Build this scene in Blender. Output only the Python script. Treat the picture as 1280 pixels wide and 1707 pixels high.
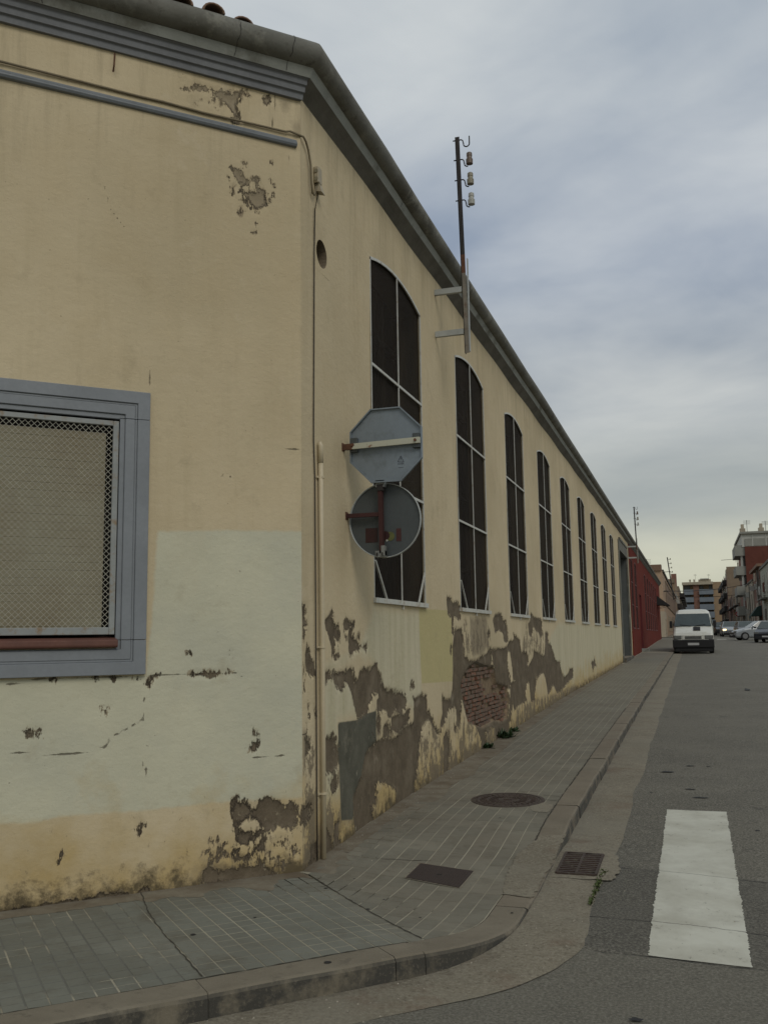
import bpy, bmesh, math, random
import numpy as np
from mathutils import Vector, Matrix
random.seed(7); rng = np.random.default_rng(7)
S = bpy.context.scene
for o in list(bpy.data.objects): bpy.data.objects.remove(o)
COL = S.collection
rad = math.radians

# ------------------------------------------------------------------ camera
FPX, YAW, PIT, ROL = 1590.0, .30959738, .13257239, -.01467559
def cam_basis():
    f = np.array([-math.sin(YAW)*math.cos(PIT), math.cos(YAW)*math.cos(PIT), math.sin(PIT)])
    r = np.array([math.cos(YAW), math.sin(YAW), 0.]); u = np.cross(r, f)
    c, s = math.cos(ROL), math.sin(ROL)
    return c*r+s*u, -s*r+c*u, f
CR, CU, CF = cam_basis()
cam_d = bpy.data.cameras.new('camera'); cam = bpy.data.objects.new('camera', cam_d); COL.objects.link(cam)
M4 = Matrix(((CR[0], CU[0], -CF[0], 0), (CR[1], CU[1], -CF[1], 0), (CR[2], CU[2], -CF[2], 0), (0, 0, 0, 1)))
cam.matrix_world = M4
cam_d.sensor_fit = 'VERTICAL'; cam_d.sensor_height = 24.0; cam_d.lens = 24.0*FPX/1707.0
cam_d.clip_start = .05; cam_d.clip_end = 3000
S.camera = cam

# ------------------------------------------------------------------ world, sun, exposure
EXPO = 0.12
SUN_EL, SUN_AZ = 42.0, 140.0          # azimuth clockwise from +Y (street direction)
W = bpy.data.worlds.new('World'); S.world = W; W.use_nodes = True
wt = W.node_tree; wt.nodes.clear()
def wn(t, **k):
    n = wt.nodes.new(t)
    for a, b in k.items(): setattr(n, a, b)
    return n
def wm(op, a, b=None, c=None, clamp=False):
    n = wn('ShaderNodeMath', operation=op, use_clamp=clamp)
    for i, v in enumerate((a, b, c)):
        if v is None: continue
        if hasattr(v, 'is_linked'): wt.links.new(v, n.inputs[i])
        else: n.inputs[i].default_value = v
    return n.outputs[0]
out = wn('ShaderNodeOutputWorld'); bg = wn('ShaderNodeBackground'); wt.links.new(bg.outputs[0], out.inputs[0])
sky = wn('ShaderNodeTexSky', sky_type='NISHITA'); sky.sun_disc = False
sky.sun_elevation = rad(SUN_EL); sky.sun_rotation = rad(SUN_AZ)
bg.inputs['Strength'].default_value = 0.1
tc = wn('ShaderNodeTexCoord'); sep = wn('ShaderNodeSeparateXYZ'); wt.links.new(tc.outputs['Generated'], sep.inputs[0])
dx, dy, dz = sep.outputs
el = wm('MAXIMUM', dz, 0.0)
den = wm('ADD', el, .22)
cmb = wn('ShaderNodeCombineXYZ')
wt.links.new(wm('DIVIDE', dx, den), cmb.inputs[0]); wt.links.new(wm('DIVIDE', dy, den), cmb.inputs[1])
rot = wn('ShaderNodeMapping'); wt.links.new(cmb.outputs[0], rot.inputs[0])
rot.inputs['Rotation'].default_value = (0, 0, rad(-62)); rot.inputs['Scale'].default_value = (1.0, 1.35, 1); rot.inputs['Location'].default_value = (1.3, 2.2, 0)
def wnoise(scale, det, rough, off, dist=0.):
    m = wn('ShaderNodeMapping'); wt.links.new(rot.outputs[0], m.inputs[0]); m.inputs['Location'].default_value = off
    n = wn('ShaderNodeTexNoise'); wt.links.new(m.outputs[0], n.inputs['Vector'])
    n.inputs['Scale'].default_value = scale; n.inputs['Detail'].default_value = det; n.inputs['Roughness'].default_value = rough
    n.inputs['Distortion'].default_value = dist
    return n.outputs[0]
def wramp(v, stops, interp='EASE'):
    r = wn('ShaderNodeValToRGB'); wt.links.new(v, r.inputs[0]); r.color_ramp.interpolation = interp
    e = r.color_ramp.elements
    while len(e) > 1: e.remove(e[0])
    e[0].position, e[0].color = stops[0][0], (*stops[0][1], 1)
    for p, c in stops[1:]:
        q = e.new(p); q.color = (*c, 1)
    return r.outputs[0]
def wmix(f, a, b, bt='MIX'):
    n = wn('ShaderNodeMix', data_type='RGBA', blend_type=bt)
    for s, v in ((n.inputs[0], f), (n.inputs[6], a), (n.inputs[7], b)):
        if hasattr(v, 'is_linked'): wt.links.new(v, s)
        else: s.default_value = v if isinstance(v, float) else (*v, 1)
    return n.outputs[2]
base = wramp(el, [(0, (.50, .49, .36)), (.07, (.47, .47, .37)), (.14, (.36, .38, .36)), (.24, (.325, .355, .375)),
                  (.38, (.305, .35, .41)), (.56, (.40, .44, .47)), (1, (.48, .50, .51))])
n1 = wnoise(.9, 5, .52, (0, 0, 0), .3); n2 = wnoise(2.6, 6, .58, (5, 3, 2), .4); n3 = wnoise(.45, 2, .5, (9, 1, 0))
light = wm('MULTIPLY', wm('SUBTRACT', n1, .5), 2.1)
light = wm('ADD', light, wm('MULTIPLY', wm('SUBTRACT', n2, .5), .55))
light = wm('ADD', light, wm('MULTIPLY', wm('SUBTRACT', n3, .5), 1.0))
cl_pos = wm('ADD', wm('MULTIPLY', light, 1.5), .42, clamp=True)
c_lo = wmix(.8, base, (.80, .845, .93), 'MULTIPLY')
c_hi = wmix(1.0, base, (.25, .235, .195), 'ADD')
cloudc = wmix(cl_pos, c_lo, c_hi)
warm = wramp(el, [(0, (1, 1, 1)), (.13, (1, 1, 1)), (.3, (0, 0, 0))])
cloudc = wmix(wm('MULTIPLY', warm, .65), cloudc, base)
scl = wn('ShaderNodeVectorMath', operation='SCALE'); wt.links.new(cloudc, scl.inputs[0]); scl.inputs['Scale'].default_value = 10.0
skc = wmix(.93, sky.outputs[0], scl.outputs[0])
wt.links.new(skc, bg.inputs['Color'])

sd = bpy.data.lights.new('sun', 'SUN'); sd.energy = 0.8; sd.angle = rad(25); sd.color = (1.0, .93, .82)
sun = bpy.data.objects.new('sun', sd); COL.objects.link(sun)
d = Vector((math.sin(rad(SUN_AZ))*math.cos(rad(SUN_EL)), math.cos(rad(SUN_AZ))*math.cos(rad(SUN_EL)), math.sin(rad(SUN_EL))))
sun.rotation_euler = d.to_track_quat('Z', 'Y').to_euler(); sun.location = d*80
S.view_settings.view_transform = 'Standard'; S.view_settings.look = 'None'
S.view_settings.exposure = EXPO; S.view_settings.gamma = 1; S.view_settings.use_curve_mapping = False

# ------------------------------------------------------------------ measuring helpers
CX, CY = -2.641, 6.307                      # corner between chamfer wall and street wall
R2 = math.sqrt(.5)
def ray(x, y): return (x-640)/FPX*CR + (853.5-y)/FPX*CU + CF
def on_street(x, y, o=0):
    d = ray(x, y); return d*((CX+o)/d[0])
def on_chamfer(x, y, o=0):                 # -> (s, z): s runs along the chamfer, 0 at the corner
    d = ray(x, y); t = ((CX-CY)*R2+o)/((d[0]-d[1])*R2); P = d*t
    return ((P[0]-CX)+(P[1]-CY))*R2, P[2]
def chp(s, o, z=0.): return (CX+(s+o)*R2, CY+(s-o)*R2, z)      # chamfer coords -> world
GY = np.array([-60, 0, 6.3, 7.2, 8.3, 9.3, 11, 14.3, 20.9, 28.5, 40.8, 51, 60, 76, 100, 150, 190, 260, 350, 900.])
GZ = np.array([-1.60, -1.582, -1.57, -1.535, -1.49, -1.462, -1.43, -1.362, -1.245, -1.16, -.99, -.86, -.70, -.42, -.15, .28, .68, 1.35, 2.3, 8.])
def dbump(x, y):
    r = np.hypot(np.asarray(x)+1.03, np.asarray(y)-6.45); t = np.clip((1.7-r)/.95, 0, 1); return t*t*(3-2*t)
def gz(y): return np.interp(y, GY, GZ)
def zp(x, y): return gz(y)-.05*dbump(x, y)
def zr(x, y):
    return gz(y)-np.interp(y, [0, 60, 90], [.12, .10, .06])+.04*dbump(x, y)

# ------------------------------------------------------------------ materials
MATS = {}
class NT:
    def __init__(s, name):
        s.m = bpy.data.materials.new(name); s.m.use_nodes = True; s.t = s.m.node_tree; s.t.nodes.clear()
        s.out = s.n('ShaderNodeOutputMaterial'); s.b = s.n('ShaderNodeBsdfPrincipled')
        s.t.links.new(s.b.outputs[0], s.out.inputs[0]); s.tc = s.n('ShaderNodeTexCoord'); s.P = s.tc.outputs['Object']
        g = s.n('ShaderNodeNewGeometry'); s.W = g.outputs['Position']; s.g = g
        MATS[name] = s.m
    def n(s, t, **k):
        n = s.t.nodes.new(t)
        for a, b in k.items(): setattr(n, a, b)
        return n
    def set(s, sock, v):
        if hasattr(v, 'is_linked'): s.t.links.new(v, sock)
        elif isinstance(v, (tuple, list)) and len(v) == 3 and sock.type == 'RGBA': sock.default_value = (*v, 1)
        else: sock.default_value = v
    def m_(s, op, a, b=None, c=None, clamp=False):
        n = s.n('ShaderNodeMath', operation=op, use_clamp=clamp)
        for i, v in enumerate((a, b, c)):
            if v is not None: s.set(n.inputs[i], v)
        return n.outputs[0]
    def map(s, v=None, sc=(1, 1, 1), loc=(0, 0, 0), rot=(0, 0, 0)):
        n = s.n('ShaderNodeMapping'); s.set(n.inputs[0], v if v is not None else s.W)
        n.inputs['Scale'].default_value = sc; n.inputs['Location'].default_value = loc; n.inputs['Rotation'].default_value = rot
        return n.outputs[0]
    def noise(s, scale, det=4, rough=.55, v=None, dist=0.):
        n = s.n('ShaderNodeTexNoise'); s.set(n.inputs['Vector'], v if v is not None else s.W)
        n.inputs['Scale'].default_value = scale; n.inputs['Detail'].default_value = det
        n.inputs['Roughness'].default_value = rough; n.inputs['Distortion'].default_value = dist
        return n.outputs[0]
    def vor(s, scale, v=None, feature='F1', out=0):
        n = s.n('ShaderNodeTexVoronoi', feature=feature); s.set(n.inputs['Vector'], v if v is not None else s.W)
        n.inputs['Scale'].default_value = scale; return n.outputs[out]
    def mr(s, v, a, b, c=0., d=1., smooth=False):
        n = s.n('ShaderNodeMapRange', interpolation_type='SMOOTHSTEP' if smooth else 'LINEAR')
        for i, q in enumerate((v, a, b, c, d)): s.set(n.inputs[i], q)
        return n.outputs[0]
    def mix(s, f, a, b, bt='MIX'):
        n = s.n('ShaderNodeMix', data_type='RGBA', blend_type=bt)
        s.set(n.inputs[0], f); s.set(n.inputs[6], a); s.set(n.inputs[7], b); return n.outputs[2]
    def attr(s, name):
        return s.n('ShaderNodeAttribute', attribute_name=name).outputs['Fac']
    def xyz(s, v=None):
        n = s.n('ShaderNodeSeparateXYZ'); s.set(n.inputs[0], v if v is not None else s.W); return n.outputs
    def bump(s, h, st=.3, dist=.01, prev=None):
        n = s.n('ShaderNodeBump'); n.inputs['Strength'].default_value = st; n.inputs['Distance'].default_value = dist
        s.set(n.inputs['Height'], h)
        if prev is not None: s.set(n.inputs['Normal'], prev)
        return n.outputs[0]
    def fin(s, col, rough=.85, normal=None, metal=0., spec=None, alpha=None):
        s.set(s.b.inputs['Base Color'], col); s.set(s.b.inputs['Roughness'], rough); s.set(s.b.inputs['Metallic'], metal)
        if normal is not None: s.set(s.b.inputs['Normal'], normal)
        if spec is not None: s.set(s.b.inputs['Specular IOR Level'], spec)
        if alpha is not None: s.set(s.b.inputs['Alpha'], alpha)
        return s.m

def simple(name, col, rough=.7, var=.15, scale=6., metal=0., bump=.15, spec=None, dirt=None):
    t = NT(name); n = t.noise(scale, 5, .6); f = t.noise(scale*9, 3, .6)
    c = t.mix(t.mr(n, .3, .7), tuple(v*(1-var) for v in col), tuple(min(1, v*(1+var)) for v in col))
    c = t.mix(t.mr(f, .35, .75, 0, .25), c, tuple(v*.75 for v in col))
    if dirt: c = t.mix(t.mr(t.noise(scale*1.7, 6, .65), .52, .68), c, dirt)
    return t.fin(c, t.mr(f, .3, .7, max(.05, rough-.07), min(1, rough+.07)), t.bump(f, bump, .004), metal, spec)

# ---- plaster shared by both walls of the building
def plaster(name, cream=(.592, .499, .332), cream2=(.495, .415, .270), detail=True):
    t = NT(name)
    big = t.noise(.55, 4, .55); mid = t.noise(2.3, 6, .6); fine = t.noise(38, 5, .65); grit = t.noise(150, 3, .6)
    stv = t.map(None, (3.0, 3.0, .35)); streak = t.noise(2.2, 5, .6, stv)
    c = t.mix(t.mr(big, .35, .65), cream2, cream)
    c = t.mix(t.mr(mid, .45, .75, 0, .35), c, (.49, .39, .235))
    c = t.mix(t.mr(streak, .52, .75, 0, .33), c, (.40, .33, .20))
    # overpainted zones
    jag = t.m_('MULTIPLY', t.m_('SUBTRACT', t.noise(14, 5, .6), .5), .035)
    def zone(nm, w=.012, amp=1.):
        v = t.m_('ADD', t.attr(nm), t.m_('MULTIPLY', jag, amp)); return t.mr(v, .1-w, .1+w)
    pale = t.m_('MULTIPLY', zone('pale', .010, .9), t.mr(t.noise(1.6, 6, .7, t.map(None, (1.5, 1.5, .7))), .25, .45, .78, 1.))
    pc = t.mix(t.mr(mid, .3, .7), (.515, .50, .375), (.575, .555, .415))
    pc = t.mix(t.mr(t.noise(1.3, 5, .6, t.map(None, (1, 1, 1), (4, 4, 4))), .45, .7, 0, .6), pc, (.45, .45, .365))
    c = t.mix(pale, c, pc)
    pale2 = t.mr(t.m_('ADD', t.attr('pale2'), t.m_('MULTIPLY', t.m_('SUBTRACT', t.noise(5, 4, .6), .5), .12)), .06, .16)
    c = t.mix(t.m_('MULTIPLY', pale2, .8), c, t.mix(t.mr(streak, .4, .7), (.56, .52, .375), (.45, .42, .28)))
    c = t.mix(t.m_('MULTIPLY', zone('green', .006, .15), .85), c, t.mix(mid, (.44, .39, .19), (.50, .44, .22)))
    top = t.m_('MULTIPLY', t.mr(t.xyz()[2], 2.6, 4.15), t.mr(t.noise(3.4, 6, .7, t.map(None, (2.2, 2.2, .22), (3, 1, 0))), .5, .68)); c = t.mix(t.m_('MULTIPLY', top, .45), c, (.27, .225, .15))
    # rising damp, ochre and soot low down
    hg = t.attr('hg')       # metres above the pavement, +1
    h = t.m_('SUBTRACT', hg, 1.0)
    has = t.mr(hg, .5, .9)
    damp = t.m_('MULTIPLY', t.mr(t.m_('ADD', h, t.m_('MULTIPLY', t.m_('SUBTRACT', t.noise(2.6, 6, .62), .5), 1.5)), .62, .0), has, None, True)
    c = t.mix(t.m_('MULTIPLY', damp, .85), c, t.mix(mid, (.36, .255, .105), (.54, .41, .19)))
    soot = t.m_('MULTIPLY', t.mr(t.m_('ADD', h, t.m_('MULTIPLY', t.m_('SUBTRACT', t.noise(8, 7, .75), .5), .75)), .15, .0), has, None, True)
    c = t.mix(t.m_('MULTIPLY', soot, .9), c, (.085, .068, .042))
    # stain attribute (drips, rust, grime that has a shape of its own)
    stn = t.mr(t.m_('ADD', t.attr('stain'), t.m_('MULTIPLY', t.m_('SUBTRACT', t.noise(9, 6, .65), .5), .2)), .07, .17)
    c = t.mix(t.m_('MULTIPLY', stn, .62), c, (.17, .14, .10))
    # worn zone: paint flaked to undercoat in streaks
    und = t.mix(t.mr(t.noise(6, 6, .65), .3, .7), (.088, .069, .046), (.158, .126, .085))
    und = t.mix(t.mr(grit, .45, .7, 0, .35), und, (.25, .21, .16))
    wn_ = t.m_('ADD', t.noise(4.6, 8, .76, t.map(None, (1.3, 1.3, .8))), t.m_('MULTIPLY', t.mr(h, .6, .05, 0, 1), .055))
    worn = t.m_('MULTIPLY', t.mr(t.attr('worn'), .06, .13), t.mr(wn_, .515, .53))
    c = t.mix(t.m_('MULTIPLY', worn, .88), c, t.mix(.3, und, (.30, .25, .17)))
    flk = t.m_('MULTIPLY', t.m_('MULTIPLY', t.mr(h, .75, .1), has, None, True), t.mr(t.noise(26, 5, .75, t.map(None, (1, 1, .6))), .655, .67))
    c = t.mix(t.m_('MULTIPLY', flk, .85), c, und)
    # render repaired with grey cement
    grey = zone('grey', .006, .25)
    gc = t.mix(t.mr(t.noise(5, 6, .6), .3, .7), (.082, .080, .060), (.135, .130, .10)); gc = t.mix(t.mr(t.noise(12, 6, .75, t.map(None, (1, 1, .5))), .64, .68), gc, (.30, .28, .22))
    c = t.mix(grey, c, gc)
    # lost plaster
    pn = t.m_('ADD', t.m_('MULTIPLY', t.m_('SUBTRACT', t.noise(16, 8, .74, t.map(None, (1.2, 1.2, .8))), .5), .095), t.m_('ADD', t.m_('MULTIPLY', t.m_('SUBTRACT', t.noise(4.5, 3, .6), .5), .05), t.m_('MULTIPLY', t.m_('SUBTRACT', t.noise(34, 5, .75, t.map(None, (1.3, 1.3, .35), (2, 5, 1))), .5), .085)))
    pn = t.m_('MULTIPLY', pn, t.mr(t.xyz()[0], CX-.12, CX-.07, 1., 2.0))
    pv = t.m_('ADD', t.attr('peel'), pn); peel = t.mr(pv, .094, .104)
    skin = t.m_('MULTIPLY', t.mr(t.m_('ADD', pv, t.m_('MULTIPLY', t.m_('SUBTRACT', t.noise(13, 7, .8, t.map(None, (1, 1, .45))), .5), .11)), .088, .096), t.mr(t.attr('peel'), .01, .03))
    c = t.mix(t.m_('MULTIPLY', skin, .8), c, t.mix(t.mr(mid, .35, .65), (.33, .27, .175), (.24, .19, .125)))
    fleck = t.m_('MULTIPLY', t.mr(t.noise(15, 6, .8, t.map(None, (1, 1, .6), (4, 4, 4))), .625, .64), t.mr(pv, .17, .10))
    und = t.mix(t.m_('MULTIPLY', fleck, .8), und, (.48, .42, .29)); und = t.mix(t.mr(t.noise(2.2, 6, .7), .52, .64, 0, .5), und, (.23, .19, .135))
    c = t.mix(peel, c, und)
    und = t.mix(t.mr(t.xyz()[2], 2.2, 2.6, 0, .75), und, (.33, .275, .185))
    c = t.mix(peel, c, und)
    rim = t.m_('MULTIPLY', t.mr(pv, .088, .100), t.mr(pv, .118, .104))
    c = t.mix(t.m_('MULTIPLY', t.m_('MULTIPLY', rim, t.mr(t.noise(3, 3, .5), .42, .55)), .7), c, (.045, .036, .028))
    bk = t.mr(t.attr('brk'), .09, .11); c = t.mix(bk, c, t.mix(t.mr(t.noise(18, 6, .7), .35, .65), (.15, .11, .07), (.27, .20, .13)))
    # cracks
    cv = t.m_('ADD', t.attr('crack'), t.m_('MULTIPLY', t.m_('SUBTRACT', t.noise(45, 5, .7), .5), .012))
    crack = t.mr(cv, .095, .1)
    c = t.mix(t.m_('MULTIPLY', crack, .8), c, (.10, .085, .06))
    spk = t.mr(t.noise(34, 2, .5), .755, .775)
    c = t.mix(t.m_('MULTIPLY', spk, .5), c, (.16, .135, .09))
    blot = t.noise(3.6, 6, .7, t.map(None, (1, 1, .8), (7, 2, 1)))
    c = t.mix(t.m_('MULTIPLY', t.mr(blot, .42, .28), .30), c, (.30, .25, .16)); c = t.mix(t.m_('MULTIPLY', t.mr(blot, .60, .72), .22), c, (.66, .58, .44))
    hgt = t.m_('ADD', t.m_('MULTIPLY', fine, .5), t.m_('MULTIPLY', t.noise(90, 4, .7), .3))
    lumps = t.noise(11, 5, .6, t.map(None, (1, 1, 1.6)))
    nb = t.bump(lumps, .22, .022); nb = t.bump(hgt, .55, .007, nb)
    h2 = t.m_('SUBTRACT', 0, t.m_('ADD', peel, t.m_('MULTIPLY', crack, .7)))
    nb = t.bump(h2, .8, .008, nb)
    return t.fin(c, .93, nb, spec=.15)
plaster('plaster')
t = NT('cement_moulding')
c = t.mix(t.mr(t.noise(3, 6, .6), .3, .7), (.105, .104, .088), (.185, .183, .158))
c = t.mix(t.mr(t.noise(1.2, 5, .6), .48, .66, 0, .7), c, (.075, .068, .05)); c = t.mix(t.mr(t.noise(6, 7, .75), .56, .64, 0, .6), c, (.055, .05, .036)); c = t.mix(t.mr(t.noise(3.1, 6, .7, t.map(None, (1, 1, 1), (8, 8, 8))), .56, .66, 0, .6), c, (.27, .265, .225))
t.fin(c, .9, t.bump(t.noise(40, 5, .65), .45, .008))
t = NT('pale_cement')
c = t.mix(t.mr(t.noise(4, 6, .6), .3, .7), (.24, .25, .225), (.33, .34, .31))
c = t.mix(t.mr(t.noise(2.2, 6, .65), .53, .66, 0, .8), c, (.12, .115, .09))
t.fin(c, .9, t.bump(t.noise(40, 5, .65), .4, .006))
simple('blue_grey_paint', (.205, .222, .238), .55, .10, 4, bump=.12)
simple('blue_moulding', (.15, .157, .165), .7, .12, 4, bump=.2)
simple('frame_white', (.38, .39, .355), .5, .1, 8, bump=.1, dirt=(.30, .20, .11))
simple('frame_pale', (.50, .505, .46), .5, .1, 8, dirt=(.36, .31, .24)); simple('grille_paint', (.27, .285, .275), .5, .1, 8, dirt=(.24, .17, .10)); simple('post_grey', (.19, .172, .14), .7, .25, 7, dirt=(.12, .07, .04))
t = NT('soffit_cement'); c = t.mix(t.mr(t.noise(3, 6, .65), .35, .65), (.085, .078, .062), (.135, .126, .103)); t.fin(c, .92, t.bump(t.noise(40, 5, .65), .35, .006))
simple('frame_grey', (.36, .38, .37), .5, .12, 5)
t = NT('rusty_white_bar')
c = t.mix(t.mr(t.noise(13, 5, .6), .60, .66), (.45, .45, .36), (.18, .06, .02)); t.fin(c, .7, t.bump(t.noise(60, 4, .6), .2, .003))
simple('sill_red', (.125, .052, .036), .7, .2, 5)
simple('rust_iron', (.115, .050, .026), .85, .35, 12)
simple('maroon_iron', (.045, .012, .010), .75, .25, 12)
simple('dark_iron', (.020, .016, .014), .75, .3, 10)
simple('bare_steel', (.22, .225, .21), .55, .15, 9, metal=.3)
simple('sign_grey', (.20, .235, .265), .42, .10, 3.5, metal=.25, bump=.05, dirt=(.15, .175, .19))
simple('sign_grey_dark', (.068, .078, .080), .5, .1, 3.5, metal=.2, bump=.05)
simple('sticker_red', (.030, .006, .005), .5, .2, 60); simple('sticker_red_light', (.055, .014, .012), .5, .2, 60)
simple('sticker_yellow', (.11, .115, .03), .5, .2, 30); simple('ink', (.03, .035, .05), .8, .1, 30)
simple('terracotta', (.19, .115, .075), .85, .3, 14, bump=.4, dirt=(.11, .09, .06))
simple('pipe_cream', (.54, .465, .32), .5, .06, 4, bump=.03)
simple('cable_tan', (.19, .155, .095), .75, .15, 8); simple('cable_dark', (.06, .05, .038), .8, .15, 8)
simple('box_cream', (.36, .31, .215), .6, .1, 12)
simple('porcelain_brown', (.105, .07, .045), .35, .2, 20); simple('porcelain_pale', (.33, .33, .29), .35, .12, 20); simple('porcelain_olive', (.21, .19, .13), .35, .12, 20)
simple('void_dark', (.015, .013, .011), .9, .1, 3)
simple('inner_frame', (.075, .075, .065), .6, .1, 4)
simple('gate_grey', (.085, .093, .09), .75, .15, 2)
t = NT('window_glass'); t.fin(t.mix(t.mr(t.noise(2.5, 5, .6), .35, .7), (.018, .017, .015), (.05, .045, .038)), .22, spec=.4)
t = NT('dark_mesh')      # fine fly-screen mesh: lets about half through
c = t.mix(t.mr(t.noise(2.2, 6, .6, t.map(None, (1, 1, .35))), .35, .72), (.010, .008, .006), (.028, .021, .014)); c = t.mix(t.m_('MULTIPLY', t.n('ShaderNodeObjectInfo').outputs['Random'], .5), c, (.034, .022, .014))
t.fin(c, .85, alpha=.84, spec=.1)
t = NT('shutter_slat')
c = t.mix(t.mr(t.noise(1.6, 5, .6), .3, .7), (.33, .315, .225), (.255, .215, .135)); t.fin(c, .8, t.bump(t.noise(60, 4, .6), .3, .004))
simple('wire', (.40, .39, .32), .6, .2, 20)
# masonry brick
t = NT('brick_red')
oi = t.n('ShaderNodeObjectInfo').outputs['Random']
c = t.mix(oi, (.15, .062, .036), (.24, .098, .055)); c = t.mix(t.mr(t.noise(13, 7, .78), .42, .52), c, (.13, .098, .070))
t.fin(c, .95, t.bump(t.noise(70, 5, .7), .7, .008))
simple('mortar', (.17, .135, .09), .95, .25, 16, bump=.8)  # only on the vent sleeve, its dark tone stands in for shade
# ground
t = NT('asphalt')
X, Y, Z = t.xyz()
ag = t.noise(62, 5, .8); ag2 = t.vor(140); big = t.noise(.8, 5, .6); md = t.noise(4, 6, .65)
c = t.mix(t.mr(big, .3, .7), (.098, .091, .072), (.142, .132, .104))
c = t.mix(t.mr(md, .5, .75, 0, .5), c, (.064, .060, .050))
c = t.mix(t.mr(ag, .50, .60, 0, .95), c, (.23, .22, .18)); c = t.mix(t.mr(ag, .46, .36, 0, .9), c, (.030, .029, .025))
c = t.mix(t.mr(t.noise(210, 2, .5), .68, .74), c, (.25, .24, .21))
wob = t.m_('MULTIPLY', t.m_('SUBTRACT', t.noise(2.2, 6, .7), .5), .12)
yy = t.m_('ADD', Y, wob)
near = t.mr(yy, 5.42, 5.44)
c = t.mix(t.m_('MULTIPLY', t.m_('SUBTRACT', 1, near), .35), c, (.135, .128, .102))
dk = t.m_('MULTIPLY', t.mr(yy, 5.43, 5.5), t.mr(yy, 7.2, 7.12)); c = t.mix(t.m_('MULTIPLY', dk, .28), c, (.035, .034, .032))
lines = None
for y0, w, x0 in ((5.43, .012, -.62), (6.0, .009, -.8), (7.12, .010, -.6), (4.25, .010, -.75)):
    l = t.m_('MULTIPLY', t.mr(t.m_('ABSOLUTE', t.m_('SUBTRACT', yy, y0)), w, w*.3), t.mr(X, x0, x0+.05))
    lines = l if lines is None else t.m_('MAXIMUM', lines, l)
lines = t.m_('MULTIPLY', lines, t.mr(t.noise(5, 4, .6), .40, .55))
cr = t.mr(t.vor(.8, t.map(None, (1, 1, 1), (0, 0, 0)), 'DISTANCE_TO_EDGE'), .006, .0, 0, .0)
c = t.mix(t.m_('MULTIPLY', lines, .85), c, (.02, .02, .018))
oil = t.m_('MULTIPLY', t.mr(t.noise(1.7, 4, .6, t.map(None, (1, .55, 1), (3, 1, 0))), .66, .74), .55); c = t.mix(oil, c, (.03, .029, .027))
nb = t.bump(ag, .7, .008); nb = t.bump(t.m_('SUBTRACT', 0, lines), .8, .01, nb)
t.fin(c, .88, nb, spec=.3)
t = NT('gutter_concrete')
c = t.mix(t.mr(t.noise(1.6, 6, .6), .3, .7), (.155, .135, .095), (.215, .192, .140)); c = t.mix(t.mr(t.noise(7, 6, .7), .52, .7, 0, .7), c, (.105, .086, .058))
g = t.noise(48, 6, .8); c = t.mix(t.mr(g, .52, .62, 0, .75), c, (.27, .245, .185)); c = t.mix(t.mr(g, .46, .36, 0, .75), c, (.06, .05, .036))
c = t.mix(t.mr(t.noise(2.3, 6, .7), .55, .68, 0, .6), c, (.135, .090, .058)); c = t.mix(t.mr(t.noise(1.1, 5, .6, t.map(None, (1, 1, 1), (3, 3, 3))), .5, .62, 0, .45), c, (.20, .185, .14))
t.fin(c, .92, t.bump(g, .6, .008))
t = NT('kerb_stone')
oi = t.n('ShaderNodeObjectInfo').outputs['Random']
c = t.mix(t.mr(t.noise(2.6, 6, .6), .3, .7), (.135, .116, .082), (.20, .176, .128)); c = t.mix(t.mr(t.noise(9, 7, .75), .55, .66, 0, .6), c, (.085, .075, .055)); c = t.mix(t.m_('MULTIPLY', oi, .35), c, (.17, .13, .088))
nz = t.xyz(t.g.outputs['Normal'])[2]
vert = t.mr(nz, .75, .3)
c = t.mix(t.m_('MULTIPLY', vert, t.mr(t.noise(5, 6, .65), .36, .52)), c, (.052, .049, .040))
g = t.noise(60, 5, .7); c = t.mix(t.mr(g, .55, .7, 0, .5), c, (.21, .185, .14))
t.fin(c, .9, t.bump(g, .45, .008))
t = NT('paving_tile')
oi = t.n('ShaderNodeObjectInfo').outputs['Random']; X, Y, Z = t.xyz()
blue = t.mr(t.m_('ADD', t.m_('ADD', X, Y), t.m_('MULTIPLY', t.noise(2, 4, .6), .3)), CX+CY+.4, CX+CY-.1)
c = t.mix(blue, t.mix(t.mr(t.noise(1.1, 4, .6), .35, .65), (.158, .138, .100), (.200, .186, .140)), t.mix(t.mr(t.noise(1.5, 4, .6), .35, .65), (.140, .145, .118), (.180, .182, .148)))
c = t.mix(t.m_('MULTIPLY', oi, .5), c, (.112, .108, .082)); c = t.mix(t.mr(t.noise(2.8, 6, .7, t.map(None, (1, 1, 1), (6, 6, 6))), .55, .70, 0, .55), c, (.085, .072, .048)); c = t.mix(t.mr(t.noise(48, 4, .7), .66, .70, 0, .6), c, (.05, .045, .035))
c = t.mix(t.mr(t.noise(7, 6, .65), .5, .75, 0, .6), c, (.095, .084, .058))
wd = t.attr('wd')
c = t.mix(t.m_('MULTIPLY', t.mr(t.m_('ADD', wd, t.m_('MULTIPLY', t.noise(6, 5, .6), .5)), .75, .35), .0), c, (.1, .08, .06))
t.fin(c, .85, t.bump(t.noise(70, 4, .7), .25, .004))
t = NT('paving_bed')
X, Y, Z = t.xyz()
f = t.mr(t.noise(1.7, 4, .6), .35, .62)
c = t.mix(f, (.225, .205, .15), (.33, .305, .228))
c = t.mix(t.m_('MULTIPLY', t.mr(t.m_('ADD', X, Y), CX+CY-1.55, CX+CY-1.75), t.mr(t.noise(2.1, 4, .6), .44, .52)), c, (.125, .125, .105))
c = t.mix(t.mr(t.noise(5, 5, .6), .6, .7, 0, .5), c, (.12, .10, .07))
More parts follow.
